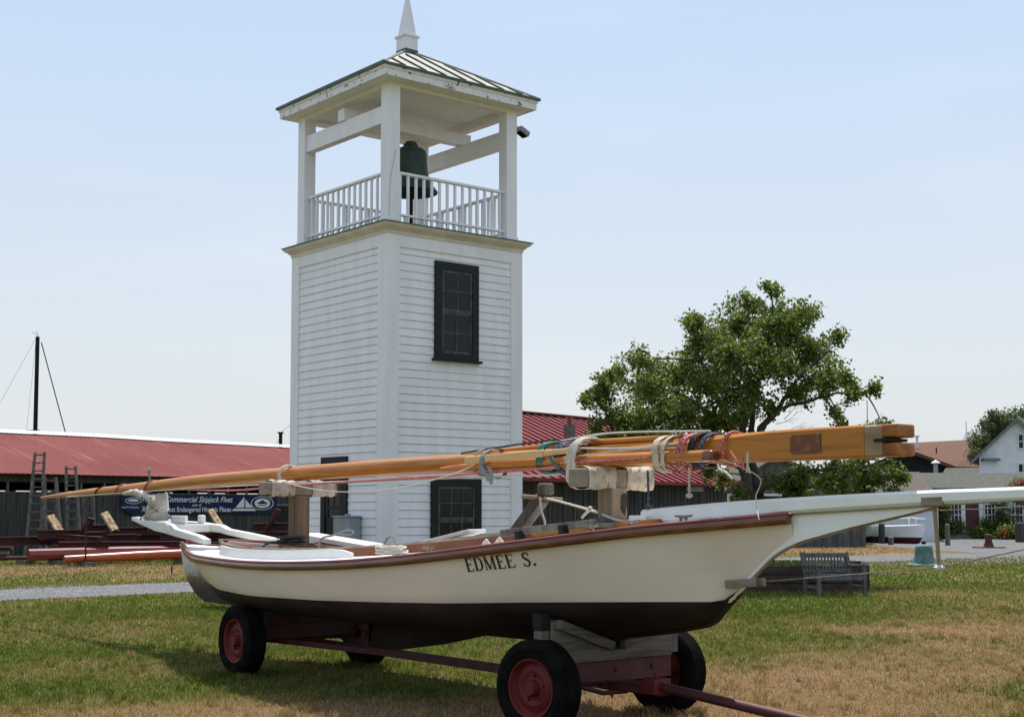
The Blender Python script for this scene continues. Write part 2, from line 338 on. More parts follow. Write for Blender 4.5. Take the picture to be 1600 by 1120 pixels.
# grass blades
def path_side(x, y):   # True on gravel (rough test against the path polygon)
    lo = 26.3+(x+6.3)*(38-26.3)/(7.1+6.3); hi = 30+(x+7.1)*(44.5-30)/(8.5+7.1)
    return lo-.05 < y < hi+.05
def on_yard(x, y):
    px_ = 800+2140*x/y; py_ = 795+3424/y
    return px_ > 1365 and py_ < np.interp(px_, [1380, 1440, 1500, 1560, 1900], [853.5, 858.5, 863.5, 866, 870])
def make_blades():
    bands = [(8.6, 12, 2600, .034, .0055), (12, 16, 1700, .036, .007), (16, 22, 900, .040, .010), (22, 30, 350, .045, .015), (30, 44, 110, .055, .024), (44, 64, 45, .06, .034)]
    V_, F_, C_ = [], [], []
    for y0, y1, dens, hh, ww in bands:
        wl = .42*y1+2.6; n = int(dens*(y1-y0)*wl*2)
        X = rng.uniform(-wl, wl, n); Y = rng.uniform(y0, y1, n)
        keep = (np.abs(X) < .40*Y+2.5)
        X, Y = X[keep], Y[keep]; n = len(X)
        # dryness from a coarse table
        gx = np.arange(-wl-.2, wl+.41, .2); gy = np.arange(y0-.2, y1+.41, .2)
        T = np.array([[dryness(a, b) for a in gx] for b in gy])
        D = T[((Y-gy[0])/.2).astype(int), ((X-gx[0])/.2).astype(int)]+rng.normal(0, .22, n)
        if y1 > 22:
            k = np.array([not path_side(a, b) and not on_yard(a, b) for a, b in zip(X, Y)]); X, Y, D = X[k], Y[k], D[k]; n = len(X)
        h = hh*rng.uniform(.45, 1.35, n)*np.where(D > .55, .8, 1.1); w = ww*rng.uniform(.6, 1.4, n)
        th = rng.uniform(0, 2*np.pi, n); ln = rng.uniform(.1, 1.1, n)*h; la = rng.uniform(0, 2*np.pi, n)
        bx, by = np.cos(th)*w/2, np.sin(th)*w/2
        tx, ty = X+np.cos(la)*ln, Y+np.sin(la)*ln
        mxx, myy = X+np.cos(la)*ln*.35, Y+np.sin(la)*ln*.35
        z0 = np.full(n, -.004)
        v = np.stack([np.stack([X-bx, Y-by, z0], 1), np.stack([X+bx, Y+by, z0], 1), np.stack([mxx+bx*.8, myy+by*.8, h*.6], 1), np.stack([mxx-bx*.8, myy-by*.8, h*.6], 1), np.stack([tx, ty, h], 1)], 1)
        V_.append(v.reshape(-1, 3))
        st = np.array([.12, .40, .62, .95])
        cs = np.array([(.096, .128, .022), (.142, .158, .034), (.250, .190, .078), (.42, .285, .155)])
        c = np.stack([np.interp(D, st, cs[:, i]) for i in range(3)], 1)*rng.uniform(.7, 1.35, (n, 1))
        pale = rng.random(n) < .04; c[pale] = np.array([.36, .33, .20])
        C_.append(np.repeat(np.concatenate([c, np.ones((n, 1))], 1), 5, 0))
    # taller ragged tufts here and there
    nt_ = 2600; TX = rng.uniform(-8, 8, nt_); TYy = 8.8+14*rng.random(nt_)**1.3; k = np.abs(TX) < .4*TYy; TX, TYy = TX[k], TYy[k]
    for wx, wy in ((.19, 9.82), (1.21, 10.94), (-2.6, 13.32), (-1.5, 14.18)):      # uncut grass against the tyres
        an = rng.uniform(0, 2*np.pi, 60); rr_w = rng.uniform(.10, .34, 60); TX = np.concatenate([TX, wx+np.cos(an)*rr_w]); TYy = np.concatenate([TYy, wy+np.sin(an)*rr_w])
    per = 22; X = np.repeat(TX, per)+rng.normal(0, .022, len(TX)*per); Y = np.repeat(TYy, per)+rng.normal(0, .022, len(TX)*per); n = len(X)
    hs_ = np.repeat(rng.uniform(.045, .085, len(TX)), per); h = hs_*rng.uniform(.5, 1.2, n); w = rng.uniform(.004, .009, n)
    th = rng.uniform(0, 2*np.pi, n); la = rng.uniform(0, 2*np.pi, n); ln = rng.uniform(.2, .9, n)*h
    bx, by = np.cos(th)*w/2, np.sin(th)*w/2; tx, ty = X+np.cos(la)*ln, Y+np.sin(la)*ln; mxx, myy = X+np.cos(la)*ln*.35, Y+np.sin(la)*ln*.35; z0 = np.full(n, -.004)
    V_.append(np.stack([np.stack([X-bx, Y-by, z0], 1), np.stack([X+bx, Y+by, z0], 1), np.stack([mxx+bx*.8, myy+by*.8, h*.6], 1), np.stack([mxx-bx*.8, myy-by*.8, h*.6], 1), np.stack([tx, ty, h], 1)], 1).reshape(-1, 3))
    D = np.repeat(np.array([dryness(a, b) for a, b in zip(TX, TYy)])+rng.normal(-.05, .15, len(TX)), per)
    c = np.stack([np.interp(D, st, cs[:, i]) for i in range(3)], 1)*rng.uniform(.6, 1.25, (n, 1)); C_.append(np.repeat(np.concatenate([c, np.ones((n, 1))], 1), 5, 0))
    Vv = np.concatenate(V_); Cc = np.concatenate(C_); nb = len(Vv)//5
    b = (np.arange(nb)*5)[:, None]
    loops = np.concatenate([b+np.array([0, 1, 2, 3]), b+np.array([3, 2, 4])], 1).astype(np.int32).ravel()
    me = bpy.data.meshes.new('lawn_grass'); me.vertices.add(len(Vv)); me.vertices.foreach_set('co', Vv.astype(np.float32).ravel())
    me.loops.add(len(loops)); me.loops.foreach_set('vertex_index', loops)
    st = np.empty(nb*2, np.int32); st[0::2] = np.arange(nb)*7; st[1::2] = np.arange(nb)*7+4
    me.polygons.add(nb*2); me.polygons.foreach_set('loop_start', st)
    me.update(calc_edges=True)
    a = me.attributes.new('tint', 'FLOAT_COLOR', 'POINT'); a.data.foreach_set('color', Cc.astype(np.float32).ravel())
    me.materials.append(M['blade'])
    o = bpy.data.objects.new('lawn_grass', me); col.objects.link(o)
    tag(o, 'short mown grass, green with straw brown dry patches, covering the lawn', 'grass', kind='stuff')
make_blades()
# gravel
def gravel_mat():
    m, nt, b = new_mat('gravel')
    v = coords(nt)
    n = N(nt, 'ShaderNodeTexVoronoi', i_Scale=22); nt.links.new(v, n.inputs['Vector'])
    n2 = N(nt, 'ShaderNodeTexNoise', i_Scale=1.2, i_Detail=6); nt.links.new(v, n2.inputs['Vector'])
    c = ramp(nt, n.outputs['Color'], [(.1, (.06, .06, .061)), (.5, (.125, .126, .128)), (.9, (.23, .231, .233))])
    c2 = ramp(nt, n2.outputs['Fac'], [(.3, (.8, .8, .8)), (.7, (1.1, 1.1, 1.1))])
    mx = N(nt, 'ShaderNodeMix', data_type='RGBA', blend_type='MULTIPLY'); mx.inputs['Factor'].default_value = 1
    nt.links.new(c, mx.inputs['A']); nt.links.new(c2, mx.inputs['B']); nt.links.new(mx.outputs['Result'], b.inputs['Base Color'])
    bp = N(nt, 'ShaderNodeBump', i_Strength=1., i_Distance=.03); nt.links.new(n.outputs['Distance'], bp.inputs['Height']); nt.links.new(bp.outputs['Normal'], b.inputs['Normal'])
    b.inputs['Roughness'].default_value = .95
    return m
M['gravel'] = gravel_mat()
def ragged(pts, step=.25, amp=.12):
    out = []
    for i in range(len(pts)):
        a, b = V(pts[i]), V(pts[(i+1) % len(pts)]); k = max(1, int((b-a).length/step))
        for j in range(k):
            p = a.lerp(b, j/k); out.append(V((p.x+amp*noise.noise(p*1.7), p.y+amp*2*noise.noise(p*1.3+V((9, 9, 0))), p.z)))
    return out
def sheet(name, edges, z, mat, step=.3):
    """strip between two polylines"""
    (A, B) = edges
    A = [V(p) for p in A]; B = [V(p) for p in B]
    def resample(L, n):
        d = [0]
        for i in range(len(L)-1): d.append(d[-1]+(L[i+1]-L[i]).length)
        out = []
        for k in range(n):
            s = d[-1]*k/(n-1)
            for i in range(len(L)-1):
                if s <= d[i+1]+1e-9: out.append(L[i].lerp(L[i+1], (s-d[i])/(d[i+1]-d[i]))); break
        return out
    n = 160; A = resample(A, n); B = resample(B, n)
    mb = MB(); rows = []
    for i in range(n):
        a, b = A[i], B[i]
        a = V((a.x, a.y+.22*noise.noise(a*1.1)+.1*noise.noise(a*4), z)); b = V((b.x, b.y+.3*noise.noise(b*.9)+.1*noise.noise(b*4), z))
        rows.append([a, a.lerp(b, .5), b])
    mb.grid(rows, True); o = mb.build(name, mat, base=(A[0].x, A[0].y, 0)); tag(o, kind='structure'); return o
sheet('gravel_path', ([G(-420, 962), G(0, 939), G(292, 925), V((0, 31.8, 0)), G(1200, 885), G(1480, 882), G(1700, 877)],
                      [G(-420, 928), G(0, 916.6), G(292, 909), V((0, 37.0, 0)), G(1210, 871), G(1480, 865), G(1700, 861)]), .004, 'gravel')
sheet('gravel_yard', ([G(1380, 853), G(1440, 858), G(1500, 863), G(1560, 865.4), G(1900, 869)],
                      [G(1330, 843.5), G(1440, 843), G(1500, 842.5), G(1560, 842), G(1900, 842)]), .008, 'gravel')

# ------------------------------------------------------------------ bell tower
C0 = V((-2.209, 24.0, 0)); ta = R_(50.6); RR = V((math.sin(ta), math.cos(ta), 0)); LL = V((-RR.y, RR.x, 0)); TR_ = 3.05; TL_ = 3.22; TS = TL_
ZU = V((0, 0, 1)); TC = C0+RR*(TR_/2)+LL*(TL_/2)
tower = empty('bell_tower', TC, 'tall white clapboard bell tower with open belfry and spire', 'bell tower')
def faces():   # (origin at left end seen from outside, dir along, outward)
    c = [C0, C0+RR*TR_, C0+RR*TR_+LL*TL_, C0+LL*TL_]
    return [(c[0], RR, -LL, TR_), (c[1], LL, RR, TL_), (c[2], -RR, LL, TR_), (c[3], -LL, -RR, TL_)]
BW = .24; ZTOP = 6.26; BH = .147
clap = MB(); corner = MB(); frz = MB(); skb = MB()
for o, d, nrm, TS in faces():
    z = .25; k = 0
    while z < ZTOP-.01:
        z1 = min(z+BH, ZTOP); a, b = o+d*BW, o+d*(TS-BW)
        # bevelled board: lower edge proud by 22 mm, thin shadow gap beneath it
        rows = []; wv_ = random.uniform(-.002, .004)
        for p in (a, b):
            rows.append([p+ZU*(z+.0)+nrm*.000, p+ZU*(z+.008)+nrm*(.015+wv_), p+ZU*(z+.018)+nrm*(.018+wv_), p+ZU*(z1)+nrm*.004])
        clap.grid(rows, True)
        z = z1; k += 1
    clap.para(o+nrm*(-.1)+d*.05, d*(TS-.1), nrm*.0985, ZU*6.4)
    corner.para(o-d*.035+nrm*.0, d*(BW+.035), nrm*.035, ZU*6.50)
    corner.para(o+d*(TS-BW), d*(BW+.0), nrm*.0348, ZU*6.50)
    frz.para(o+d*BW, d*(TS-2*BW), nrm*.031, V((0, 0, .26))) if False else None
    frz.para(o+d*BW+ZU*ZTOP, d*(TS-2*BW), nrm*.032, ZU*(6.5-ZTOP))
    skb.para(o+d*BW, d*(TS-2*BW), nrm*.032, ZU*.24)
clap.build('wall', 'tower_white', tower); corner.build('corner_board', 'tower_white', tower); frz.build('frieze_board', 'tower_white', tower); skb.build('skirt_board', 'tower_white', tower)
def sqo(e, z): a, b = RR*(TR_/2+e), LL*(TL_/2+e); return [TC-a-b+ZU*z, TC+a-b+ZU*z, TC+a+b+ZU*z, TC-a+b+ZU*z]
# cornice with moulded profile
def ring(mb, prof):
    """square rings round the tower: prof = [(overhang, z)]"""
    rows = []
    for e, z in prof:
        q_ = sqo(e, z); rows.append(q_+[q_[0]])
    mb.grid(rows)
TS = TL_
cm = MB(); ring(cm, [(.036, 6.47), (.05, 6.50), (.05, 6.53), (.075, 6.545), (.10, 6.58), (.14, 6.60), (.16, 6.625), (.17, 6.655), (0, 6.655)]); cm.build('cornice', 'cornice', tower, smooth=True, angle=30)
cf = MB(); ring(cf, [(.0, 6.650), (.19, 6.656), (.195, 6.672), (.0, 6.70), (-.5, 6.72)]); cf.add(sqo(-.5, 6.72), [[0, 1, 2, 3]]); cf.build('belfry_floor', 'copper', tower)
# posts
PWD = .25; zr = 9.30
def corner_pt(i, inset): return sqo(-inset, 0)[i]
for i in range(4):
    p = corner_pt(i, .035+PWD/2); b = MB()
    b.cbox(p+ZU*(6.66+zr)/2, RR*PWD, LL*PWD, ZU*(zr-6.66)); b.cbox(p+ZU*6.74, RR*(PWD+.03), LL*(PWD+.03), ZU*.10)
    b.build('post', 'tower_white', tower, bevel=.006)
# beams on the near left and the far right sides, tie beams high on the others, bell beam across
i0 = .035+PWD/2
for i, j in ((0, 3), (1, 2)):
    a, b = corner_pt(i, i0), corner_pt(j, i0); d = (b-a).normalized()
    MB().beam(a+d*PWD/2+ZU*8.70, b-d*PWD/2+ZU*8.70, .17, .32).build('beam', 'tower_white', tower, bevel=.006)
for i, j in ((0, 3), (1, 2), (0, 1), (3, 2)):
    a, b = corner_pt(i, i0), corner_pt(j, i0); d = (b-a).normalized()
    MB().beam(a+d*PWD/2+ZU*9.245, b-d*PWD/2+ZU*9.245, .20, .11).build('top_plate', 'tower_white', tower)
MB().beam(TC-RR*1.50+ZU*8.97, TC+RR*1.50+ZU*8.97, .22, .22).build('bell_beam', 'tower_white', tower, bevel=.006)
# railings
for si, (i, j) in enumerate(((0, 1), (1, 2), (2, 3), (3, 0))):
    a, b = corner_pt(i, i0), corner_pt(j, i0); d = (b-a).normalized(); a = a+d*PWD/2; b = b-d*PWD/2; L = (b-a).length
    r = MB(); sd = d.cross(ZU); r.beam(a+ZU*7.64, b+ZU*7.64, .09, .045); r.beam(a+ZU*6.88, b+ZU*6.88, .07, .04)
    rl = r.build('railing', 'tower_white', tower, bevel=.004)
    nb = 14
    for k in range(nb):
        q = a+d*(L*(k+.5)/nb); MB().cbox(q+ZU*7.165, d*.042, sd*.042, ZU*.905).build('baluster', 'tower_white', rl)
# roof
EV = .25
rf = MB(); sof = MB(); fas = MB(); seam_ = MB()
def sq(h, z): return [TC+(-RR-LL)*h+ZU*z, TC+(RR-LL)*h+ZU*z, TC+(RR+LL)*h+ZU*z, TC+(-RR+LL)*h+ZU*z]
ZE = 9.445; ZA = 10.44
q0, q1 = sqo(EV+.03, ZE-.012), sqo(EV+.03, ZE+.012); ap = sq(.16, ZA)
rf.add(q0+q1+ap, [[0, 1, 5, 4], [1, 2, 6, 5], [2, 3, 7, 6], [3, 0, 4, 7], [4, 5, 9, 8], [5, 6, 10, 9], [6, 7, 11, 10], [7, 4, 8, 11], [3, 2, 1, 0]])
# standing seams
for s in range(4):
    a, b = q1[s], q1[(s+1) % 4]; pa, pb = ap[s], ap[(s+1) % 4]; mid = (a+b)/2; apex = (pa+pb)/2; d = (b-a).normalized(); L = (b-a).length; up = (apex-mid)
    n = 8
    for k in range(1, n):
        t = -1+2*k/n; p = mid+d*(t*L/2); ln = (1-abs(t)); q = p+up*ln*.995
        nrm = d.cross(up).normalized()
        seam_.beam(p+nrm*.016, q+nrm*.016, .020, .034, nrm)
    nrm = d.cross(up).normalized(); rf.tube([a+ZU*.01, pa+ZU*.01], .022, 6)
rfo = rf.build('roof', 'tin_roof', tower); seam_.build('standing_seams', 'seam_green', rfo)
em = MB()
for s in range(4):
    a, b = q1[s], q1[(s+1) % 4]; d = (b-a).normalized(); out = -d.cross(ZU)*-1
    em.beam(a-d*.01+ZU*-.004, b+d*.01+ZU*-.004, .03, .036)
em.build('roof_edge', 'copper', tower)
hs = [(EV, ZE-.014), (EV, ZE-.20), (EV-.03, ZE-.20)]
rows = []
for e, z in [(EV, ZE-.013), (EV, ZE-.065), (EV-.018, ZE-.07), (EV-.02, ZE-.19), (EV-.05, ZE-.19)]:
    q = sqo(e, z); rows.append(q+[q[0]])
fas.grid(rows, True); fas.build('fascia', 'tower_flaky', tower)
q = sqo(EV-.04, ZE-.175); sof.add(q, [[0, 3, 2, 1]]) 
for k in range(-12, 13):      # ceiling boards
    sof.cbox(TC+LL*(k*.145)+ZU*(ZE-.182), RR*(TR_+EV*2-.12), LL*.137, ZU*.012)
sof.build('ceiling', 'tower_white', tower)
# spire
sp = MB(); hb_ = .15
sp.add(sq(hb_, ZA-.08)+sq(hb_, ZA+.33), [[0, 1, 5, 4], [1, 2, 6, 5], [2, 3, 7, 6], [3, 0, 4, 7]])
sp.add(sq(.18, ZA+.33)+sq(.18, ZA+.37)+sq(.13, ZA+.39)+[TC+ZU*(ZA+1.35)], [[3, 2, 1, 0], [0, 1, 5, 4], [1, 2, 6, 5], [2, 3, 7, 6], [3, 0, 4, 7], [4, 5, 9, 8], [5, 6, 10, 9], [6, 7, 11, 10], [7, 4, 8, 11], [8, 9, 12], [9, 10, 12], [10, 11, 12], [11, 8, 12]])
so = sp.build('spire', 'tower_white', tower)
MB().add(sq(.155, ZA-.1)+sq(.155, ZA+.08), [[0, 1, 5, 4], [1, 2, 6, 5], [2, 3, 7, 6], [3, 0, 4, 7]]).build('flashing', 'copper', so)
# bell
BC = TC+RR*.10; bell = empty('hanging_bell', BC+ZU*7.72, 'large dark green bronze bell hanging inside the white tower belfry', 'bell')
bo = BC+ZU*7.72
prof = [(.525, 0), (.535, .02), (.49, .08), (.41, .19), (.365, .31), (.335, .44), (.322, .60), (.315, .76), (.30, .82), (.26, .86), (.12, .89), (.0, .89)]
MB().lathe(prof+[], bo, n=40).lathe([(.525, 0), (.49, .02), (.33, .3), (.27, .7), (0, .8)], bo, n=40).build('bell_body', 'bell', bell, smooth=True, angle=60)
MB().lathe([(.15, .885), (.145, .96), (.10, 1.01), (.04, 1.03), (.0, 1.03)], bo, n=20).lathe([(.2, .872), (.2, .89), (.155, .90)], bo, n=20).build('crown', 'bell', bell, smooth=True)
MB().tube([bo+ZU*.75, bo+ZU*.12], .02, 8).lathe([(0, -.07), (.06, -.05), (.085, 0), (.06, .06), (0, .08)], bo+ZU*.08, n=16).build('clapper', 'iron', bell, smooth=True)
MB().lathe([(.05, 6.715), (.05, 7.70)], V((BC.x, BC.y, 0)), n=12).cbox(BC+ZU*6.73, RR*.22, LL*.22, ZU*.02).build('steel_post', 'iron', tower)
# windows in the tower
def window(name, parent, o, d, nrm, x0, x1, z0, z1, cols, rows, fw=.12, mat='dark_green', munt='dark_green', sill=True, glass='glass', proud=.07, split=True, mw=.018):
    fr = MB(); w = x1-x0
    p = lambda x, z, k=0: o+d*x+ZU*z+nrm*k
    fr.para(p(x0, z0), d*fw, nrm*proud, ZU*(z1-z0)); fr.para(p(x1-fw, z0), d*fw, nrm*proud, ZU*(z1-z0))
    fr.para(p(x0+fw, z1-fw), d*(w-2*fw), nrm*proud, ZU*fw); fr.para(p(x0+fw, z0), d*(w-2*fw), nrm*proud, ZU*fw*.7)
    if sill: fr.para(p(x0-.05, z0-.045), d*(w+.1), nrm*(proud+.05), ZU*.043)
    f = fr.build('window', mat, parent)
    ix0, ix1, iz0, iz1 = x0+fw, x1-fw, z0+fw*.7, z1-fw; mid = (iz0+iz1)/2
    g = MB(); s = MB(); sash = [(iz0, mid, .044), (mid, iz1, .054)] if split else [(iz0, iz1, .05)]
    for a, b, k in sash:
        g.add([p(ix0, a, k-.012), p(ix1, a, k-.012), p(ix1, b, k-.012), p(ix0, b, k-.012)], [[0, 1, 2, 3]])
        st = .045 if w > .7 else .03
        s.para(p(ix0, a, k-.012), d*st, nrm*.012, ZU*(b-a)); s.para(p(ix1-st, a, k-.012), d*st, nrm*.012, ZU*(b-a))
        s.para(p(ix0+st, a, k-.012), d*(ix1-ix0-2*st), nrm*.012, ZU*st); s.para(p(ix0+st, b-st, k-.012), d*(ix1-ix0-2*st), nrm*.012, ZU*st)
        for c in range(1, cols): s.para(p(ix0+st+(ix1-ix0-2*st)*c/cols-mw/2, a+st, k-.010), d*mw, nrm*.009, ZU*(b-a-2*st))
        for r in range(1, rows): s.para(p(ix0+st, a+st+(b-a-2*st)*r/rows-mw/2, k-.010), d*(ix1-ix0-2*st), nrm*.0085, ZU*mw)
    g.build('pane', glass, f); s.build('sash', munt, f)
    return f
M['pale_munt'] = noisy('weathered_muntin', (.025, .03, .03), (.10, .11, .11), (9, 9, 9), .7)
window('window', tower, C0, RR, -LL, 1.02, 2.01, 4.32, 6.10, 2, 2, .15, munt='pale_munt')
window('window', tower, C0, RR, -LL, .956, 2.08, .70, 2.15, 3, 2, .14, munt='pale_munt')
fL, dL, nL = C0+LL*TL_, -LL, -RR
# narrow door on the left side
dr = MB(); x0, x1 = TS-2.08, TS-1.20
pp = lambda x, z, k=0: fL+dL*x+ZU*z+nL*k
dr.para(pp(x0, .1), dL*.14, nL*.055, ZU*2.46); dr.para(pp(x1-.14, .1), dL*.14, nL*.055, ZU*2.46); dr.para(pp(x0+.14, 2.36), dL*(x1-x0-.28), nL*.055, ZU*.2)
dr.para(pp(x0+.14, .1), dL*(x1-x0-.28), nL*.026, ZU*1.35)
dr.para(pp(x0+.14, 1.45), dL*.10, nL*.04, ZU*.91); dr.para(pp(x1-.24, 1.45), dL*.10, nL*.04, ZU*.91); dr.para(pp(x0+.24, 1.6), dL*(x1-x0-.48), nL*.039, ZU*.05); 
dr.para(pp((x0+x1)/2-.012, 1.65), dL*.024, nL*.035, ZU*.71)
door = dr.build('door', 'dark_green', tower)
MB().add([pp(x0+.24, 1.45, .027), pp(x1-.24, 1.45, .027), pp(x1-.24, 2.36, .027), pp(x0+.24, 2.36, .027)], [[0, 1, 2, 3]]).build('pane', 'glass', door)
MB().lathe([(.0, .09), (.03, .085), (.035, .06), (.012, .04), (.012, .0)], pp(x0+.3, 1.05, .026), nL, 12).build('handle', 'brass', door, smooth=True)
mb = MB(); mb.para(pp(TS-1.25, 1.03, .03), dL*.52, nL*.26, ZU*.42); mb.para(pp(TS-1.27, 1.45, .025), dL*.56, nL*.29, ZU*.03); mb.para(pp(TS-1.05, 1.48, .1), dL*.1, nL*.08, ZU*.03)
tag(mb.build('electric_box', 'grey_metal', None, bevel=.01), 'blue grey metal electric box fixed to the left side of the white tower', 'electric box')
# floodlight
fp = corner_pt(1, i0)+RR*(PWD/2)-LL*.05+ZU*8.93
fl = empty('floodlight', fp, 'small grey floodlight bracketed to the right belfry post', 'floodlight')
MB().beam(fp, fp+RR*.05+ZU*.03, .03, .03).tube([fp+RR*.05+ZU*.04, fp+RR*.06-ZU*.03], .02, 8).build('bracket', 'grey_metal', fl)
hd = MB(); a = RR*.22-ZU*.10; b = -LL*.2; c = V((.03, 0, .09))
hd.para(fp+RR*.02-ZU*.06+LL*.05, a, b, c); hd.build('lamp_housing', 'grey_metal', fl, bevel=.015)
MB().add([fp+RR*.04-ZU*.074+LL*.03, fp+RR*.22-ZU*.156+LL*.03, fp+RR*.22-ZU*.156-LL*.13, fp+RR*.04-ZU*.074-LL*.13], [[0, 1, 2, 3]]).build('lens', 'glass', fl)
wire = curve([corner_pt(0, i0)-LL*.14+RR*.02+ZU*8.0, corner_pt(0, i0)-LL*.15-RR*.1+ZU*7.4, corner_pt(0, i0)-LL*.15-RR*.12+ZU*6.8])
MB().tube(wire, .004, 5).build('cable', 'grey_metal', tower)

# ------------------------------------------------------------------ boat frame of reference
BO = V((-.68, 12.0, 0)); BA = V((.62, -.785, 0)).normalized(); BN = V((BA.y, -BA.x, 0))     # BN points to the near side
def bp(t, s, z): return BO+BA*t+BN*s+V((0, 0, z))
def bpx(px, py, s=0):
    t, z = plane(px, py, (BO+BN*s), (BA.x, BA.y)); return bp(t, s, z)
SH = smoothtab([(-5.05, 1.200), (-4.5, 1.165), (-4.0, 1.140), (-3.0, 1.112), (-1.6, 1.105), (-.25, 1.145), (.75, 1.208), (1.55, 1.283), (2.2, 1.358), (2.7, 1.418), (3.1, 1.468), (3.5, 1.508), (3.9, 1.547), (4.1, 1.567)])
HB = smoothtab([(-5.05, .02), (-4.93, .06), (-4.75, .13), (-4.45, .25), (-4.0, .44), (-3.5, .63), (-3.0, .77), (-1.6, .955), (-.25, 1.0), (.75, .985), (1.55, .93), (2.2, .81), (2.7, .66), (3.1, .49), (3.5, .30), (3.9, .115), (4.1, .035)])
HW = smoothtab([(-5.05, .015), (-4.6, .03), (-4.2, .10), (-3.9, .22), (-3.5, .40), (-3.0, .59), (-2.6, .71), (-1.6, .85), (-.25, .90), (.75, .87), (1.55, .77), (2.2, .61), (2.7, .45), (3.1, .28), (3.4, .12), (3.6, .03), (4.1, .02)])
ZW = [(-5.05, .83), (-4.1, .81), (-1.8, .792), (-.49, .821), (.517, .857), (1.34, .889), (2.0, .924), (2.55, .949), (3.03, .968), (3.47, .982), (4.1, 1.0)]
ZK = smoothtab([(-5.05, 1.17), (-4.85, 1.09), (-4.6, .98), (-4.3, .85), (-3.9, .72), (-3.4, .625), (-2.8, .595), (-.3, .585), (1.5, .60), (2.2, .64), (2.6, .70), (3.0, .76), (3.28, .82), (3.37, .88), (3.46, .977), (3.69, 1.157), (3.91, 1.322), (4.1, 1.39)])
def section(t, nb=9, ntp=12):
    zs, hb, hw, zw, zk = interp(SH, t), interp(HB, t), interp(HW, t), interp(ZW, t), interp(ZK, t)
    low = []
    zw2 = max(zw, zk)
    for i in range(nb+1):
        q = i/nb*math.pi/2; zz = zk+(zw2-zk)*(1-math.cos(q))**(1.15 if t < .5 else max(.72, 1.15-.25*(t-.5))); low.append((.02+(max(hw, .02)-.02)*math.sin(q)**.95, zz))
    up = []
    fl = .75 if t < 2 else .75+.5*(t-2)/2
    hw2 = low[-1][0] if zk < zw else .02
    for i in range(ntp+1):
        r = i/ntp; up.append((hw2+(hb-hw2)*(r**fl), zw2+(zs-zw2)*r))
    return low, up
TT = [-5.05, -5.0, -4.93, -4.85, -4.75, -4.6, -4.45, -4.3]+list(np.arange(-4.1, 3.0, .2))+list(np.arange(3.0, 4.101, .08))
def hull_side(t, z):
    low, up = section(t); return float(np.interp(z, [p[1] for p in up], [p[0] for p in up]))
boat = empty('sailing_canoe', bp(-.3, 0, .55), 'long cream wooden sailing canoe with dark bottom resting on the red farm wagon', 'boat')
for k, nm, mt in ((1, 'hull', 'cream'), (0, 'bottom', 'bottom')):
    b = MB()
    for sg in (1, -1):
        rows = []
        for t in TT:
            sec = section(t)[k]; rows.append([bp(t, sg*s, z) for s, z in sec])
        b.grid(rows, sg > 0)
    b.build(nm, mt, boat, smooth=True, angle=70)
# deck with cockpit opening
def cock(t):
    t0, t1 = -4.05, 1.95
    if t <= t0 or t >= t1: return 0
    u = (t-t0)/(t1-t0); return .64*(math.sin(math.pi*min(1, u)**.8))**.62*min(1, interp(HB, t)*1.05/.9)
def deckz(t, s): hb = max(interp(HB, t), .03); return interp(SH, t)+.075*min(1, hb/.8)*(1-(s/hb)**2)
DT = sorted(set([round(x, 3) for x in list(TT)+list(np.arange(-4.05, -3.4, .05))+list(np.arange(1.5, 1.96, .05))]))
dk = MB(); inn = MB(); coam = MB()
for sg in (1, -1):
    rows = []
    for t in DT:
        hb = interp(HB, t); ci = min(cock(t), hb*.86); rows.append([bp(t, sg*(ci+(hb-ci)*i/6), deckz(t, ci+(hb-ci)*i/6)) for i in range(7)])
    dk.grid(rows, sg < 0)
dk.build('deck', 'deck_white', boat, smooth=True, angle=60)
ct = [t for t in DT if cock(t) > 0]; ct = [-4.05]+ct+[1.95]
loop = [(t, cock(t)) for t in ct]+[(t, -cock(t)) for t in ct[::-1]]
ci_in = []; 
def cpt(t, s, dz, k=1.0):
    return bp(t, s*k, deckz(t, s)+dz)
rows = []
for t, s in loop:
    rows.append([cpt(t, s, -.30, .97), cpt(t, s, .075, .97), cpt(t, s, .075, 1.01), cpt(t, s, -.02, 1.01)])
rows.append(rows[0]); coam.grid(rows); coam.build('coaming', 'inner_brown', boat)
capm = MB(); capm.tube([cpt(t, s, .078, .99) for t, s in loop], .014, 6); capm.build('coaming_cap', 'rope', boat) if False else capm.build('coaming_cap', 'raw_wood_h', boat, smooth=True)
fb = MB(); rows = []
for t in [x for x in TT if -4.0 < x < 1.9]:
    w = interp(HW, t)*.93; rows.append([bp(t, -w, .98), bp(t, -w*.7, .84), bp(t, 0, .80), bp(t, w*.7, .84), bp(t, w, .98)])
fb.grid(rows, True); fb.build('cockpit_sole', 'inner_brown', boat)
# rub rails
def rail_part(name, mat, off, h, dz, t0=-5.05, t1=4.1, rnd=True):
    b = MB()
    for sg in (1, -1):
        rows = []
        for t in [x for x in TT if t0 <= x <= t1]:
            hb = interp(HB, t); z = interp(SH, t)+dz
            rows.append([bp(t, sg*(hb-.01), z+h/2), bp(t, sg*(hb+off*.7), z+h/2), bp(t, sg*(hb+off), z+h*.22), bp(t, sg*(hb+off), z-h*.22), bp(t, sg*(hb+off*.6), z-h/2), bp(t, sg*(hb-.01), z-h/2)])
        b.grid(rows, sg < 0)
        b.add([rows[-1][i] for i in range(6)], [[0, 1, 2, 3, 4, 5]])
    return b.build(name, mat, boat, smooth=True, angle=50)
rail_part('rub_rail', 'rail', .035, .058, -.028)
rail_part('rail_cap', 'rail_red', .022, .022, .0125)
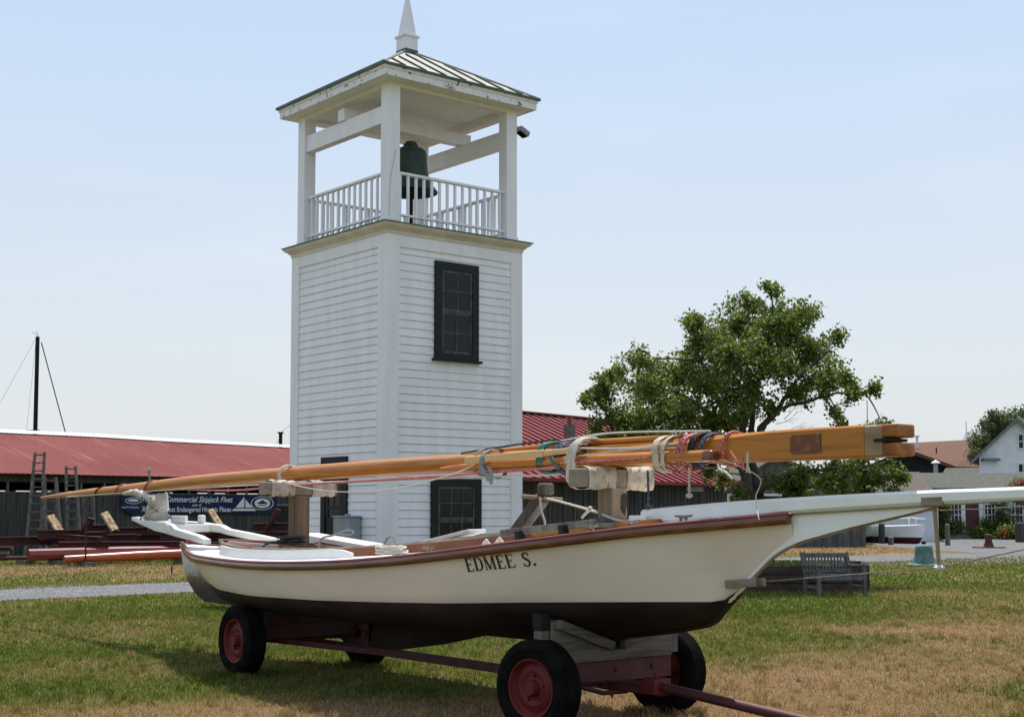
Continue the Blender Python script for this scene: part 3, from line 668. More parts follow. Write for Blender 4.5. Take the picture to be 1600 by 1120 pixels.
# stem + longhead knee, one flat knee of real thickness
prof_stem = [(3.281, .816), (3.371, .878), (3.46, .977), (3.69, 1.157), (3.80, 1.25), (3.911, 1.322), (4.08, 1.39), (4.278, 1.439), (4.5, 1.49), (4.715, 1.534), (5.032, 1.600), (5.142, 1.644)]
ps = curve([(a, b, 0) for a, b in prof_stem], 4)
up_ = [(5.142, 1.652), (5.03, 1.63), (4.5, 1.60), (4.075, 1.572), (3.9, 1.5), (3.4, 1.3), (3.2, 1.0), (3.2, .83)]
poly = [bp(p.x, -.028, p.y) for p in ps]+[bp(t, -.028, z) for t, z in up_]
below = MB().prism([bp(t, -.029, z) for t, z in [(2.2, .62), (2.6, .68), (3.0, .74), (3.26, .795), (3.34, .835), (3.40, .895), (3.455, .972), (3.3, .972), (3.0, .85), (2.2, .68)]], BN*.058); below.build('forefoot', 'bottom', boat)
MB().prism(poly, BN*.056).build('stem_knee', 'boat_white', boat)
MB().tube([bp(p.x+.004, 0, p.y-.006) for p in ps[12:]], .007, 6).build('cutwater', 'cutwater', boat, smooth=True)
# keel and skeg
kk = [(-4.39, .575), (-4.0, .565), (-3.0, .56), (0, .555), (1.6, .575), (2.3, .615), (2.3, .67), (1.5, .63), (-.3, .62), (-3.2, .63), (-4.1, .66)]
MB().prism([bp(t, -.045, z) for t, z in kk], BN*.09).build('keel', 'bottom', boat)
M['skeg_mix'] = None
def skeg_mat():
    m, nt, b = new_mat('skeg_paint')
    tc = N(nt, 'ShaderNodeTexCoord'); sx = N(nt, 'ShaderNodeSeparateXYZ'); nt.links.new(tc.outputs['Object'], sx.inputs[0])
    n = N(nt, 'ShaderNodeTexNoise', i_Scale=14, i_Detail=8, i_Roughness=.75); nt.links.new(tc.outputs['Object'], n.inputs['Vector'])
    ma = N(nt, 'ShaderNodeMath', operation='MULTIPLY_ADD'); nt.links.new(n.outputs['Fac'], ma.inputs[0]); ma.inputs[1].default_value = .34; nt.links.new(sx.outputs['Z'], ma.inputs[2])
    c = ramp(nt, ma.outputs[0], [(.26, (.03, .020, .018)), (.40, (.10, .055, .038)), (.46, (.22, .14, .10)), (.50, (.45, .38, .33)), (.62, (.66, .61, .56))])
    nt.links.new(c, b.inputs['Base Color']); b.inputs['Roughness'].default_value = .8
    return m
M['skeg'] = skeg_mat()
sk = [(-4.38, .57), (-4.62, .65), (-4.82, .78), (-4.94, .92), (-5.01, 1.14), (-4.85, 1.12), (-4.6, 1.02), (-4.3, .90), (-3.8, .74), (-3.2, .66), (-3.2, .565)]
MB().prism([bp(t, -.05, z) for t, z in sk], BN*.10).build('sternpost', 'skeg', boat)
cb = [(-1.05, .30), (-.92, .60), (.95, .60), (.2, .45), (-.6, .33), (-.9, .285)]
MB().prism([bp(t, -.012, z) for t, z in cb], BN*.024).build('centerboard', 'bottom', boat)
# bowsprit
bs = [(2.675, .095), (3.4, .095), (4.08, .09), (5.03, .075), (5.65, .065), (7.2, .05)]
rows = []
hwt = smoothtab([(2.675, .07), (3.4, .08), (4.08, .078), (5.03, .065), (5.65, .056), (7.2, .035)]); ztt = smoothtab([(2.675, 1.594), (3.4, 1.642), (4.077, 1.674), (5.035, 1.709), (5.653, 1.723), (7.2, 1.77)]); zbt = smoothtab([(2.675, 1.487), (4.075, 1.574), (5.033, 1.623), (5.651, 1.646), (7.2, 1.71)])
for t in np.linspace(2.675, 7.2, 26):
    hw = interp(hwt, t)
    zt = interp(ztt, t); zb = interp(zbt, t)
    c = .018
    rows.append([bp(t, a, b) for a, b in [(-hw+c, zb), (hw-c, zb), (hw, zb+c), (hw, zt-c), (hw-c, zt), (-hw+c, zt), (-hw, zt-c), (-hw, zb+c), (-hw+c, zb)]])
b = MB(); b.grid(rows, True); b.add(rows[0][:8], [list(range(8))[::-1]]); b.add(rows[-1][:8], [list(range(8))])
# make it stand on bitts: block at heel
bsp = b.build('bowsprit', 'boat_white', boat, smooth=True, angle=25)
box1('heel_block', 'boat_white', boat, bp(2.70, 0, 1.51), BA*.18, BN*.26, ZU*.09, bevel=.01)
# fore deck king plank / coaming strip on sides of the bowsprit
MB().prism([bp(2.8, -.05, 1.44), bp(4.05, -.03, 1.57), bp(4.05, -.03, 1.60), bp(2.8, -.05, 1.52)], BN*.10).build('king_plank', 'boat_white', boat)
# dolphin striker with its wooden chock
MB().cbox(bp(5.10, 0, 1.645), BA*.15, BN*.130, ZU*.055).build('bowsprit_chock', 'raw_wood_h', boat, bevel=.006)
MB().tube([bp(5.075, 0, 1.64), bp(5.10, 0, 1.262)], .012, 10).build('dolphin_striker', 'raw_wood', boat, smooth=True)
MB().lathe([(0, -.018), (.03, -.012), (.034, .0), (.02, .012), (0, .02)], bp(5.10, 0, 1.262), n=12).build('striker_boss', 'rope', boat, smooth=True)
MB().beam(bp(3.50, .075, 1.098), bp(3.73, .045, 1.120), .03, .055).build('bobstay_block', 'raw_wood_h', boat, bevel=.005)
MB().beam(bp(3.50, -.06, 1.098), bp(3.73, -.045, 1.120), .03, .055).build('bobstay_block', 'raw_wood_h', boat, bevel=.005)
MB().tube([bp(3.73, 0, 1.122), bp(5.10, 0, 1.262)], .0045, 6).tube([bp(5.10, 0, 1.262), bp(7.15, 0, 1.70)], .0045, 6).build('bobstay', 'wire_rope', boat)
MB().tube([bp(4.05, .05, 1.565), bp(7.1, .03, 1.72)], .004, 6).build('bowsprit_shroud', 'wire_rope', boat)
MB().tube([bp(4.05, -.05, 1.565), bp(5.1, -.40, 1.60), bp(7.1, -.03, 1.70)], .004, 6).build('bowsprit_shroud', 'wire_rope', boat)
# name on the near bow quarter
def stroke(mb, a, b, w, mp):
    a, b = V((*a, 0)), V((*b, 0)); d = (b-a); n = V((-d.y, d.x, 0)).normalized()*w/2; k = max(1, int(d.length/.25))
    for i in range(k):
        p, q = a.lerp(b, i/k), a.lerp(b, (i+1)/k)
        vs = [p-n, q-n, q+n, p+n]; mb.add([mp(v.x, v.y) for v in vs], [[0, 1, 2, 3]])
LET = {
 'E': ([((.14, 0), (.14, 1), .17), ((0, .03), (.62, .03), .06), ((0, .97), (.60, .97), .06), ((.2, .52), (.45, .52), .06), ((.60, .0), (.66, .24), .06), ((.58, 1.0), (.63, .78), .06), ((.46, .42), (.46, .62), .05)], .74),
 'D': ([((.14, 0), (.14, 1), .17), ((0, .03), (.4, .03), .06), ((0, .97), (.4, .97), .06), ((.4, .97), (.58, .88), .08), ((.58, .9), (.68, .70), .13), ((.69, .74), (.69, .28), .16), ((.68, .30), (.58, .1), .13), ((.58, .12), (.4, .03), .08)], .86),
 'M': ([((.10, 0), (.10, 1), .07), ((.12, 1), (.47, .02), .15), ((.47, .05), (.80, 1), .06), ((.84, 0), (.84, 1), .17), ((0, .03), (.22, .03), .05), ((.70, .03), (.98, .03), .05), ((0, .97), (.18, .97), .05), ((.78, .97), (.98, .97), .05)], 1.06),
 'S': ([((.56, .80), (.48, .93), .07), ((.50, .93), (.30, .98), .08), ((.32, .98), (.13, .86), .11), ((.12, .90), (.13, .64), .13), ((.12, .68), (.50, .40), .16), ((.50, .45), (.56, .20), .14), ((.56, .24), (.42, .04), .11), ((.44, .04), (.22, .02), .08), ((.24, .02), (.08, .18), .07), ((.57, .74), (.57, 1.), .05), ((.05, .0), (.05, .26), .05)], .72),
 '.': ([((.10, .0), (.10, .18), .18)], .35)}
tA = 1.665; h_ = .098
gap = 0; x = 0; scale_x = .105
tB = 2.315
word = [('E', 0), ('D', 0), ('M', 0), ('E', 0), ('E', 0), ('S', .55), ('.', 0)]
tot = sum(LET[c][1]+g+.08 for c, g in word)
for c, g in word:
    x += g; x0_ = x
    def mp(u, v):
        t = tA+(tB-tA)*((x0_+u)/tot); zb = 1.138+(t-tA)*.10; z = zb+v*h_; s = hull_side(t, z)
        return bp(t, s+.004, z)
    lt = MB()
    for a, b, w in LET[c][0]: stroke(lt, a, b, w*1.12, mp)
    lt.build('name_letter', 'letter', boat)
    x += LET[c][1]+.08
# boomkin: V of two white timbers behind the stern
bk = boat
def timber(pts, w, name='boomkin_arm', mat='boat_white'):
    # pts: (t, s, ztop, zbot)
    rows = []
    for t, s, zt, zb in pts: rows.append([bp(t, s-w/2, zb), bp(t, s+w/2, zb), bp(t, s+w/2, zt), bp(t, s-w/2, zt), bp(t, s-w/2, zb)])
    b = MB(); b.grid(rows, True); b.add(rows[0][:4], [[3, 2, 1, 0]]); b.add(rows[-1][:4], [[0, 1, 2, 3]]); return b.build(name, mat, boat, bevel=.012)
def timber_px(pts, w):
    L_ = []
    for px_, yt, yb, s_ in pts:
        t, zt = plane(px_, yt, (BO+BN*s_), (BA.x, BA.y)); _, zb = plane(px_, yb, (BO+BN*s_), (BA.x, BA.y)); L_.append((t, s_, zt, zb))
    return timber(L_, w)
timber_px([(211, 807, 813, .04), (226, 812, 820, .08), (246, 813.5, 829, .14), (262, 815, 833, .18), (272, 819, 836, .21), (278, 825.5, 838, .23), (296, 831, 843, .27), (314, 836.5, 848, .30), (324, 842, 850, .32)], .085)
timber_px([(211, 807, 813, -.04), (240, 808, 818, -.12), (262, 811, 822, -.19), (295, 814, 826, -.28), (320, 816, 829, -.33), (348, 820, 832, -.37), (358, 826, 835, -.39), (385, 831, 841, -.43), (412, 836.5, 845, -.47), (432, 841, 846, -.49)], .085)
p_ = bpx(294, 825, 0); MB().cbox(p_, BA*.12, BN*.50, ZU*.09).build('boomkin_crossbar', 'boat_white', boat, bevel=.01)
p_ = bpx(255, 816, 0); MB().cbox(p_, BA*.40, BN*.28, ZU*.03).build('boomkin_crossbar', 'boat_white', boat, bevel=.01)
p_ = bpx(280, 811, 0); MB().cbox(p_, BA*.40, BN*.035, ZU*.085).build('tiller_guard', 'boat_white', boat, bevel=.008)
p_ = bpx(315, 811, -.30); MB().cbox(p_, BA*.09, BN*.07, ZU*.10).build('pin_block', 'boat_white', boat, bevel=.015)
MB().lathe([(0, -.035), (.025, -.03), (.035, 0), (.02, .03), (0, .04)], bpx(299, 845, .30), BA, 12).build('stern_light', 'flower_red', boat, smooth=True)
# washboard on the near side of the cockpit
rows = []
for t in np.linspace(-2.95, -.28, 18):
    s = min(cock(t), interp(HB, t)*.86)+.075; h = .092 if t < -.6 else .092-.045*((t+.6)/.32)**2
    z = deckz(t, s)-.01
    rows.append([bp(t, s, z), bp(t, s, z+h), bp(t, s+.028, z+h), bp(t, s+.04, z), bp(t, s, z)])
b = MB(); b.grid(rows); b.add(rows[0][:4], [[0, 1, 2, 3]]); b.add(rows[-1][:4], [[3, 2, 1, 0]]); b.build('splash_board', 'boat_white', boat)
# deck hardware
def cleat(t, s, L=.16):
    z = deckz(t, s); b = MB(); b.tube([bp(t-L/2, s, z+.045), bp(t, s, z+.038), bp(t+L/2, s, z+.048)], [.007, .012, .007], 8)
    b.tube([bp(t-.025, s, z), bp(t-.025, s, z+.04)], .01, 8); b.tube([bp(t+.025, s, z), bp(t+.025, s, z+.04)], .01, 8); b.build('cleat', 'brass', boat, smooth=True)
for t, s in ((1.12, .84), (2.62, .50), (2.95, .42), (3.3, .27)): cleat(t, s)
def block(t, s):
    z = deckz(t, s); b = MB(); b.lathe([(0, -.010), (.016, -.010), (.020, 0), (.016, .010), (0, .010)], bp(t, s, z+.035), BN, 14); b.tube([bp(t-.05, s, z), bp(t-.02, s, z+.03)], .012, 6); b.tube([bp(t+.05, s, z), bp(t+.02, s, z+.03)], .012, 6); b.build('deck_block', 'rope', boat, smooth=True)
block(1.78, .78); block(1.9, .75)
# grey plank lying on deck pads along the near side
b = MB(); b.beam(bp(1.75, .60, 1.42), bp(2.55, .42, 1.50), .08, .05); b.build('deck_beam', 'grey_wood', boat, bevel=.006)
for t, s in ((1.95, .60), (2.35, .52)): MB().cbox(bp(t, s, deckz(t, s)+.03), BA*.05, BN*.06, ZU*.08).build('beam_pad', 'iron', boat)
# slanting winch post ahead of the cockpit with cross pin
pw = [bpx(803, 838, -.40), bpx(847, 778, -.40)]
wp = MB().beam(pw[0], pw[1], .10, .10, BN).build('mast_partner_post', 'grey_wood', boat, bevel=.008)
q = bpx(847, 777, -.40)
MB().tube([q-V((.17, .03, -.01)), q+V((.17, .03, -.02))], .018, 8).build('cross_pin', 'raw_wood', wp, smooth=True)
MB().cbox(q+V((.03, 0, .07)), BA*.11, BN*.11, ZU*.10).build('post_head', 'grey_wood', wp, bevel=.02)
# foredeck hatch parts
MB().cbox(bp(2.38, .18, deckz(2.38, .18)+.035), BA*.30, BN*.14, ZU*.035).build('mast_wedge', 'raw_wood_h', boat, bevel=.008)
MB().beam(bp(1.55, .15, deckz(1.55, .6)+.07), bp(2.9, .12, deckz(2.9, .12)+.02), .10, .03).build('deck_plank', 'varnish', boat)

# ---- loose boards, ropes lying in the boat (things of their own)
def loose(name, mb, mat, label, cat, group=None, **k): return tag(mb.build(name, mat, None, **k), label, cat, group)
def plank_px(name, a, b, w, h, s0, s1, mat, label):
    p, q = bpx(*a, s0), bpx(*b, s1); return loose(name, MB().beam(p, q, w, h), mat, label, 'hiking board', bevel=.006)
plank_px('hiking_board', (480, 836), (618, 860), .26, .05, -.65, -.1, 'boat_white', 'white topped board running from the rear timber post down to the rope coil')
plank_px('hiking_board', (598, 866), (746, 829), .28, .035, -.2, -.55, 'boat_white', 'white board rising in front of the lower tower window')
plank_px('hiking_board', (650, 864), (850, 826), .2, .05, -.35, -.6, 'grey_wood', 'dark board crossing behind the white one below the lower tower window')
plank_px('oar', (470, 852), (640, 868), .1, .06, -.45, 0, 'varnish_red', 'reddish varnished timber lying in the middle of the cockpit')
sp_ = MB().tube([bp(-3.78, .05, 1.21), bp(-1.2, .22, 1.17), bp(.6, .30, 1.17)], [.05, .05, .035], 14)
loose('spare_spar', sp_, 'varnish_red', 'round orange varnished spar lying in the stern end of the cockpit', 'spar', smooth=True)
def coil(ctr, r, turns, rad, seed, flat=.5, up=.02):
    rnd = random.Random(seed); pts = []
    for i in range(int(turns*14)):
        th = i/14*2*math.pi; rr = r*(.55+.5*rnd.random()*.6+.2*math.sin(i*.13)); z = up*(i/(turns*14))*3+rnd.random()*.012
        pts.append(ctr+BA*(rr*1.7*math.cos(th))+BN*(rr*flat*math.sin(th))+ZU*z)
    return MB().tube(curve(pts, 2), rad, 6)
cc = bp(.42, .72, deckz(.42, .72)+.012)
loose('rope_coil', coil(cc, .13, 9, .009, 3), 'rope', 'heap of coiled white rope on the deck edge amidships', 'rope', smooth=True)
cc2 = bpx(455, 848, .1)
loose('rope_tangle', coil(cc2, .14, 6, .007, 5, .8), 'rope_black', 'tangle of black and grey line at the foot of the rear timber post', 'rope', smooth=True)
lp = [bpx(598, 856, .3), bpx(604, 842, .3), bpx(612, 838, .3), bpx(618, 846, .3), bpx(622, 856, .3)]
MBr = MB().tube(curve(lp), .009, 6); loose('rope_loop', MBr, 'rope', 'white rope loop standing up out of the coil amidships', 'rope', smooth=True)
lp = [bpx(498, 864, .1), bpx(502, 842, .1), bpx(520, 836, .1), bpx(545, 828, .1), bpx(552, 832, .1), bpx(546, 836, .1), bpx(530, 834, .1)]
loose('tie_rope', MB().tube(curve(lp), .010, 6), 'rope', 'grey rope tied over the boards beside the electric box', 'rope', smooth=True)
loose('lashing', MB().tube(curve([bp(-2.55, .33, 1.15), bp(-2.5, .30, 1.25), bp(-2.6, .0, 1.27), bp(-2.4, -.2, 1.25), bp(-2.5, .2, 1.265)]), .012, 6), 'strap_green', 'green line tied round the orange spar in the cockpit', 'rope', smooth=True)
# rope from the slanting post to the front timber post and down to deck
rp = curve([q+V((.02, -.02, .0)), bpx(924, 797, -.05), bpx(945, 805, .1), bpx(968, 813, .14), bpx(1008, 817, .12)])
loose('stay_rope', MB().tube(rp, .010, 6), 'rope', 'grey rope stretched from the slanting post to the foot of the front timber post', 'rope', smooth=True)
rp = curve([q+V((-.02, -.06, .0)), q+V((-.01, -.07, -.1)), q+V((.02, -.07, -.2)), q+V((.02, -.07, -.26))])
loose('rope_end', MB().tube(rp, .011, 6), 'rope', 'short rope tail hanging down from the slanting post', 'rope', smooth=True)
rp = curve([bpx(922, 796, -.05), bpx(915, 802, -.05), bpx(909, 809, -.04)])
loose('rope_knot', MB().tube(rp, .010, 6).lathe([(0, -.02), (.02, -.012), (.025, 0), (.02, .012), (0, .02)], bpx(922, 795, -.05), (1, 0, 0), 10), 'rope', 'knotted rope tail halfway between the slanting post and the front timber post', 'rope', smooth=True)

# ------------------------------------------------------------------ timber posts carrying the spars
M['brown_post'] = noisy('brown_post', (.075, .048, .028), (.25, .17, .10), (20, 20, 1.0), .85, .6, .008, 8, p1=.32, p2=.66)
def post_support(t, w, ztop, zbot, hl0, hl1, th, label, um='raw_wood'):
    o = empty('mast_support', bp(t, 0, zbot), label, 'support post', 'timber posts carrying the spars')
    b = MB(); b.cbox(bp(t, 0, (ztop-th+zbot)/2), BA*w*.9, BN*w, ZU*(ztop-th-zbot)); b.build('upright', um, o, bevel=.01)
    c = MB(); c.cbox(bp(t-.0, (hl0-hl1)/2, ztop-th/2), BA*.15, BN*(hl0+hl1), ZU*th); c.build('crossbar', 'raw_wood_h', o, bevel=.012)
    rows = []
    for wr in range(2):
        s0 = hl0-.20 if wr == 0 else -hl1+.16
        rows = []
        for i in range(9):
            s = s0-.13+.26*i/8; rr = .006+.012*random.random()
            a, bb = .075+rr+.005*math.sin(i*2.1), th/2+rr+.008*math.cos(i*1.7)
            ring_ = []
            for j in range(17):
                an = 2*math.pi*j/16; cx, cz = math.cos(an), math.sin(an); k = max(abs(cx), abs(cz))**.6
                ring_.append(bp(t, s, ztop-th/2)+BA*(a*cx/k*1.03+random.uniform(-.003, .003))+ZU*(bb*cz/k*1.03))
            rows.append(ring_)
        m_ = MB(); m_.grid(rows); m_.build('carpet_wrap', 'canvas', o, smooth=True, angle=70)
    # hump saddle between the spar and the bar
    return o
pR = post_support(-2.37, .165, 1.87, .95, .42, .40, .13, 'brown timber post with padded crossbar standing in the rear cockpit', 'brown_post')
pF = post_support(2.30, .165, 1.895, 1.40, .37, .37, .135, 'pale split timber post with padded crossbar standing on the foredeck')
MB().cbox(bp(2.30, 0, 1.47), BA*.24, BN*.26, ZU*.12).build('foot_block', 'grey_wood', pF, bevel=.01)
MB().prism([bp(2.30+.084, -.06, 1.72), bp(2.30+.084, -.02, 1.70), bp(2.30+.084, -.015, 1.60), bp(2.30+.084, -.045, 1.55), bp(2.30+.084, -.07, 1.64)], BA*.004).build('knot', 'soil', pF)

# ------------------------------------------------------------------ spars
MP = [(-9.87, 1.765, .012), (-9.0, 1.79, .036), (-8.0, 1.82, .052), (-6.56, 1.858, .062), (-4.86, 1.915, .070), (-2.81, 1.952, .074), (-.8, 1.983, .078), (.8, 1.99, .082), (2.3, 1.995, .088), (2.9, 2.00, .093)]
mast = empty('wooden_mast', bp(-2.8, 0, 1.88), 'longest varnished wooden mast with squared forked heel laid along the boat', 'mast')
MS = -.02
mc = curve([bp(t, MS, z) for t, z, r in MP], 4); mr = list(np.interp(np.linspace(0, len(MP)-1, len(mc)), range(len(MP)), [r for _, _, r in MP]))
MB().tube(mc, mr, 20).build('round_spar', 'varnish', mast, smooth=True, angle=50)
def sq_ring(t, z, h, c): return [bp(t, MS+a, z+b) for a, b in [(-h+c, -h), (h-c, -h), (h, -h+c), (h, h-c), (h-c, h), (-h+c, h), (-h, h-c), (-h, -h+c), (-h+c, -h)]]
rows = [sq_ring(2.85, 2.0, .090, .045), sq_ring(3.3, 2.005, .094, .035), sq_ring(3.9, 2.01, .098, .014), sq_ring(4.645, 2.012, .099, .012)]
b = MB(); b.grid(rows, True); b.add(rows[0][:8], [list(range(8))[::-1]]); b.add(rows[-1][:8], [list(range(8))]); b.build('squared_heel', 'varnish', mast, smooth=True, angle=20)
rows = [sq_ring(4.646, 2.012, .0965, .012), sq_ring(4.775, 2.012, .0965, .012)]
b = MB(); b.grid(rows, True); b.add(rows[-1][:8], [list(range(8))]); M['prong'] = noisy('prong_varnish', (.20, .055, .012), (.40, .14, .03), (6, 14, 14), .4, rotz=-ANG, spec=.3)
M['band_wood'] = noisy('band_wood', (.24, .15, .07), (.40, .28, .16), (3, 14, 14), .6, rotz=-ANG)
b.build('pale_band', 'band_wood', mast, smooth=True, angle=20)
for dz in (.056, -.056):
    MB().cbox(bp(4.80, MS, 2.012+dz), BA*.15, BN*.19, ZU*.080).build('heel_prong', 'prong', mast, bevel=.012)
MB().cbox(bp(4.78, MS+.02, 2.012), BA*.12, BN*.17, ZU*.018).build('slot_iron', 'iron', mast)
# inset plate on the heel face
b = MB(); hx = [(4.07, -.045), (4.07, .045), (4.09, .062), (4.28, .062), (4.30, .045), (4.30, -.045), (4.28, -.062), (4.09, -.062)]
b.prism([bp(t, MS+.0975, 2.008+z) for t, z in hx], BN*.004); b.build('sheave_plate', noisy('worn_plate', (.17, .048, .014), (.27, .15, .08), (16, 16, 16), .6, p1=.50, p2=.72), mast)
MB().tube([bp(4.31, MS+.10, 1.95), bp(4.31, MS+.10, 2.07)], .009, 6).build('plate_edge', 'rail', mast)
# boom in front of the mast
boom = empty('boom', bp(0, .12, 1.80), 'round varnished boom lashed low along the near side of the mast', 'boom')
bc = [bpx(690, 733, .09), bpx(760, 727, .115), bpx(860, 722, .125), bpx(957, 717.5, .13), bpx(1060, 713.5, .135), bpx(1108, 712, .14)]
MB().tube(curve(bc, 4), [.018, .024, .030, .036]+[.042]*17, 16).build('boom_spar', 'varnish', boom, smooth=True, angle=60)
MB().cbox(bpx(1110, 712, .14), BA*.10, BN*.09, ZU*.075).build('boom_jaw', 'rail', boom, bevel=.02)
b2 = MB().tube(curve([bp(.2, -.03, 2.045), bp(1.2, -.03, 2.085), bp(2.2, -.02, 2.105), bp(3.25, .0, 2.10)], 4), [.012]+[.022]*11+[.02], 12)
loose('gaff_spar', b2, 'varnish', 'slender varnished spar lying on top of the mast', 'spar', smooth=True)
b3 = MB(); b3.beam(bpx(727, 719, .17), bpx(850, 708, .17), .025, .06); b3.beam(bpx(850, 708, .17), bpx(905, 702, .17), .022, .045)
loose('sprit', b3, 'varnish_light', 'pale flat wooden sprit strapped beside the boom by the grey green strap', 'sprit', bevel=.012)
# fittings and lashings: loops wrapped round the bundle
def wrap(t, mat, name, label, turns=1, r=.012, a=.13, b_=.13, cs=.035, cz=1.975, tilt=0, cat='lashing', flat=0, seed=1, group=None):
    rnd = random.Random(seed+int(t*100)); pts = []
    k = 18*turns
    for i in range(k+1):
        th = 2*math.pi*i/18; dt = (i/18)*r*2.1+tilt*math.sin(th)
        cx, cz_ = math.cos(th), math.sin(th); kk_ = max(abs(cx), abs(cz_))**.35
        pts.append(bp(t+dt+rnd.uniform(-.004, .004), cs+(a+r)*cx/kk_, cz+(b_+r)*cz_/kk_))
    m_ = MB()
    if flat:
        rows = [[p-BA*flat/2, p+BA*flat/2] for p in pts]; m_.grid(rows)
        rows = [[p-BA*flat/2+(bp(t, cs, cz)-p)*.03, p+BA*flat/2+(bp(t, cs, cz)-p)*.03] for p in pts]; m_.grid(rows, True)
    else: m_.tube(pts, r, 7)
    return loose(name, m_, mat, label, cat, group, smooth=True)
wrap(-2.60, 'rope', 'lashing', 'grey rope round the mast at the rear timber post', 2, .012, .085, .10, .02, 1.93, .03)
wrap(2.02, 'rope', 'lashing', 'thick bundle of grey rope binding spars to the padded crossbar end', 4, .012, .14, .175, .06, 1.945, .05, seed=4)
wrap(1.80, 'rope_blue', 'lashing', 'grey wire turns round the dark block by the green strap', 4, .010, .11, .11, .02, 1.99, .02)
MB_ = MB().cbox(bp(1.90, .04, 2.03), BA*.34, BN*.16, ZU*.13); loose('spar_block', MB_, 'rail', 'dark brown wooden block lashed beside the mast next to the green strap', 'block', bevel=.03)
wrap(2.93, 'canvas', 'lashing', 'wide white webbing strap round mast and boom', 1, .006, .135, .125, .04, 1.985, .01, flat=.06)
wrap(3.01, 'canvas', 'lashing', 'second white webbing strap close beside the wide one', 1, .006, .137, .125, .045, 1.985, .03, flat=.035)
wrap(3.13, 'rope_red', 'lashing', 'red and white rope wound loosely round the mast heel', 3, .011, .13, .115, .02, 1.99, .05, seed=2)
wrap(3.22, 'rope_black', 'lashing', 'black flecked rope turns bundled at the mast heel', 3, .010, .115, .110, .01, 2.0, .02, seed=3)
wrap(3.30, 'rope_blue', 'lashing', 'dark blue rope turns beside the red lashing', 2, .010, .112, .105, .0, 2.0, .05, seed=6)
wrap(3.50, 'rope_red', 'lashing', 'single red rope turn nearest the squared mast heel', 1, .010, .105, .105, -.01, 2.005, .02, seed=7)
wrap(.93, 'strap_grey', 'lashing', 'grey green webbing strap round the spars above the tower window', 1, .004, .14, .12, .05, 1.97, .03, flat=.05)
wrap(.76, 'strap_grey', 'lashing', 'narrow grey strap round the spars left of the grey green strap', 1, .004, .11, .11, .02, 1.985, .02, flat=.035)
wrap(1.60, 'strap_green', 'lashing', 'bright green webbing knotted round the spars', 3, .014, .12, .10, .03, 2.0, .04, seed=9)
def rib(pts, w, mat, name, label):
    m_ = MB(); pts = curve(pts, 4); d = BA*w/2
    m_.grid([[p-d, p+d] for p in pts]); m_.grid([[p-d+BN*-.003, p+d+BN*-.003] for p in pts], True)
    loose(name, m_, mat, label, 'strap')
rib([bpx(752, 728, .20), bpx(758, 738, .21), bpx(763, 752, .20)], .04, 'strap_grey', 'strap_tail', 'left loose end of the grey green strap hanging over the tower')
rib([bpx(762, 728, .21), bpx(767, 738, .22), bpx(767, 757, .21)], .04, 'strap_grey', 'strap_tail', 'right loose end of the grey green strap hanging over the tower')
rib([bpx(858, 712, .20), bpx(864, 722, .21), bpx(872, 732, .2)], .045, 'strap_green', 'strap_tail', 'loose end of the bright green strap slanting down')
# ropes and wires running along the spars
def run(pts, r, mat, label, name='running_rope', sub=5): return loose(name, MB().tube(curve(pts, sub), r, 6), mat, label, 'rope', smooth=True)
run([bp(-8.7, .03, 1.77), bp(-5, .06, 1.83), bp(-2.7, .10, 1.855), bp(0, .14, 1.86), bp(1.9, .16, 1.86)], .009, 'rope', 'long pale line stretched under the mast toward the thin end')
run([bp(-5.0, .05, 1.83), bp(-3.6, .10, 1.80), bp(-2.3, .13, 1.835), bp(-.2, .15, 1.87), bp(1.9, .175, 1.915)], .012, 'rope_red', 'red flecked rope sagging below the mast and climbing along the boom')
run([bp(1.9, .165, 1.945), bp(3.0, .165, 1.965)], .012, 'rope_red', 'red flecked rope lying along the boom between the front lashings')
run([bp(2.0, .17, 1.99), bp(2.6, .17, 2.02), bp(3.15, .15, 2.055)], .008, 'rope', 'upper of two pale ropes crossing the front spars')
run([bp(2.0, .17, 2.06), bp(2.6, .17, 2.035), bp(3.2, .15, 2.02)], .008, 'rope', 'lower of two pale ropes crossing the front spars')
run([bp(1.7, -.02, 2.13), bp(2.3, .0, 2.165), bp(3.3, .0, 2.135)], .009, 'rope', 'grey rope lying along the top of the front spars')
run([bp(-2.6, .12, 1.90), bp(-2.0, .2, 1.82), bp(-1.2, .25, 1.76), bp(-.2, .26, 1.78), bp(.6, .2, 1.90), bp(.85, .16, 1.99)], .006, 'rope', 'thin slack line drooping across the left side of the tower')
run([bp(-.9, .09, 2.03), bp(1, .10, 2.04), bp(1.5, .12, 2.04)], .005, 'rope', 'thin pale cord lying along the side of the mast')
run([bp(.4, .0, 2.075), bp(1.2, .02, 2.12), bp(1.7, .02, 2.14)], .008, 'rope_black', 'dark beaded line on top of the mast left of the green strap')
run([bp(3.52, .12, 1.93), bpx(1186, 745, .12), bpx(1181, 775, .1), bpx(1184, 800, .25), bpx(1186, 812, .28)], .0035, 'rope', 'thin cord hanging from the mast heel down to the bow rail')
run([bpx(1077, 730, .13), bpx(1077, 750, .13), bpx(1077, 772, .13)], .009, 'canvas', 'straight pale rope end with a knot hanging over the dark barn')
MBk = MB().lathe([(0, -.02), (.02, -.012), (.026, 0), (.02, .012), (0, .02)], bpx(1077, 774, .13), n=10); loose('rope_knot', MBk, 'canvas', 'round knot at the bottom of the rope hanging over the dark barn', 'rope', smooth=True)
run([bpx(1012, 735, .12), bpx(1013, 760, .1), bpx(1013, 798, .05)], .010, 'rope_blue', 'dark blue line running down from the crossbar to the bowsprit heel')
run([bpx(1122, 725, .16), bpx(1124, 733, .17), bpx(1134, 738, .17), bpx(1144, 748, .17)], .009, 'rope', 'pale rope tail curling below the white strap')
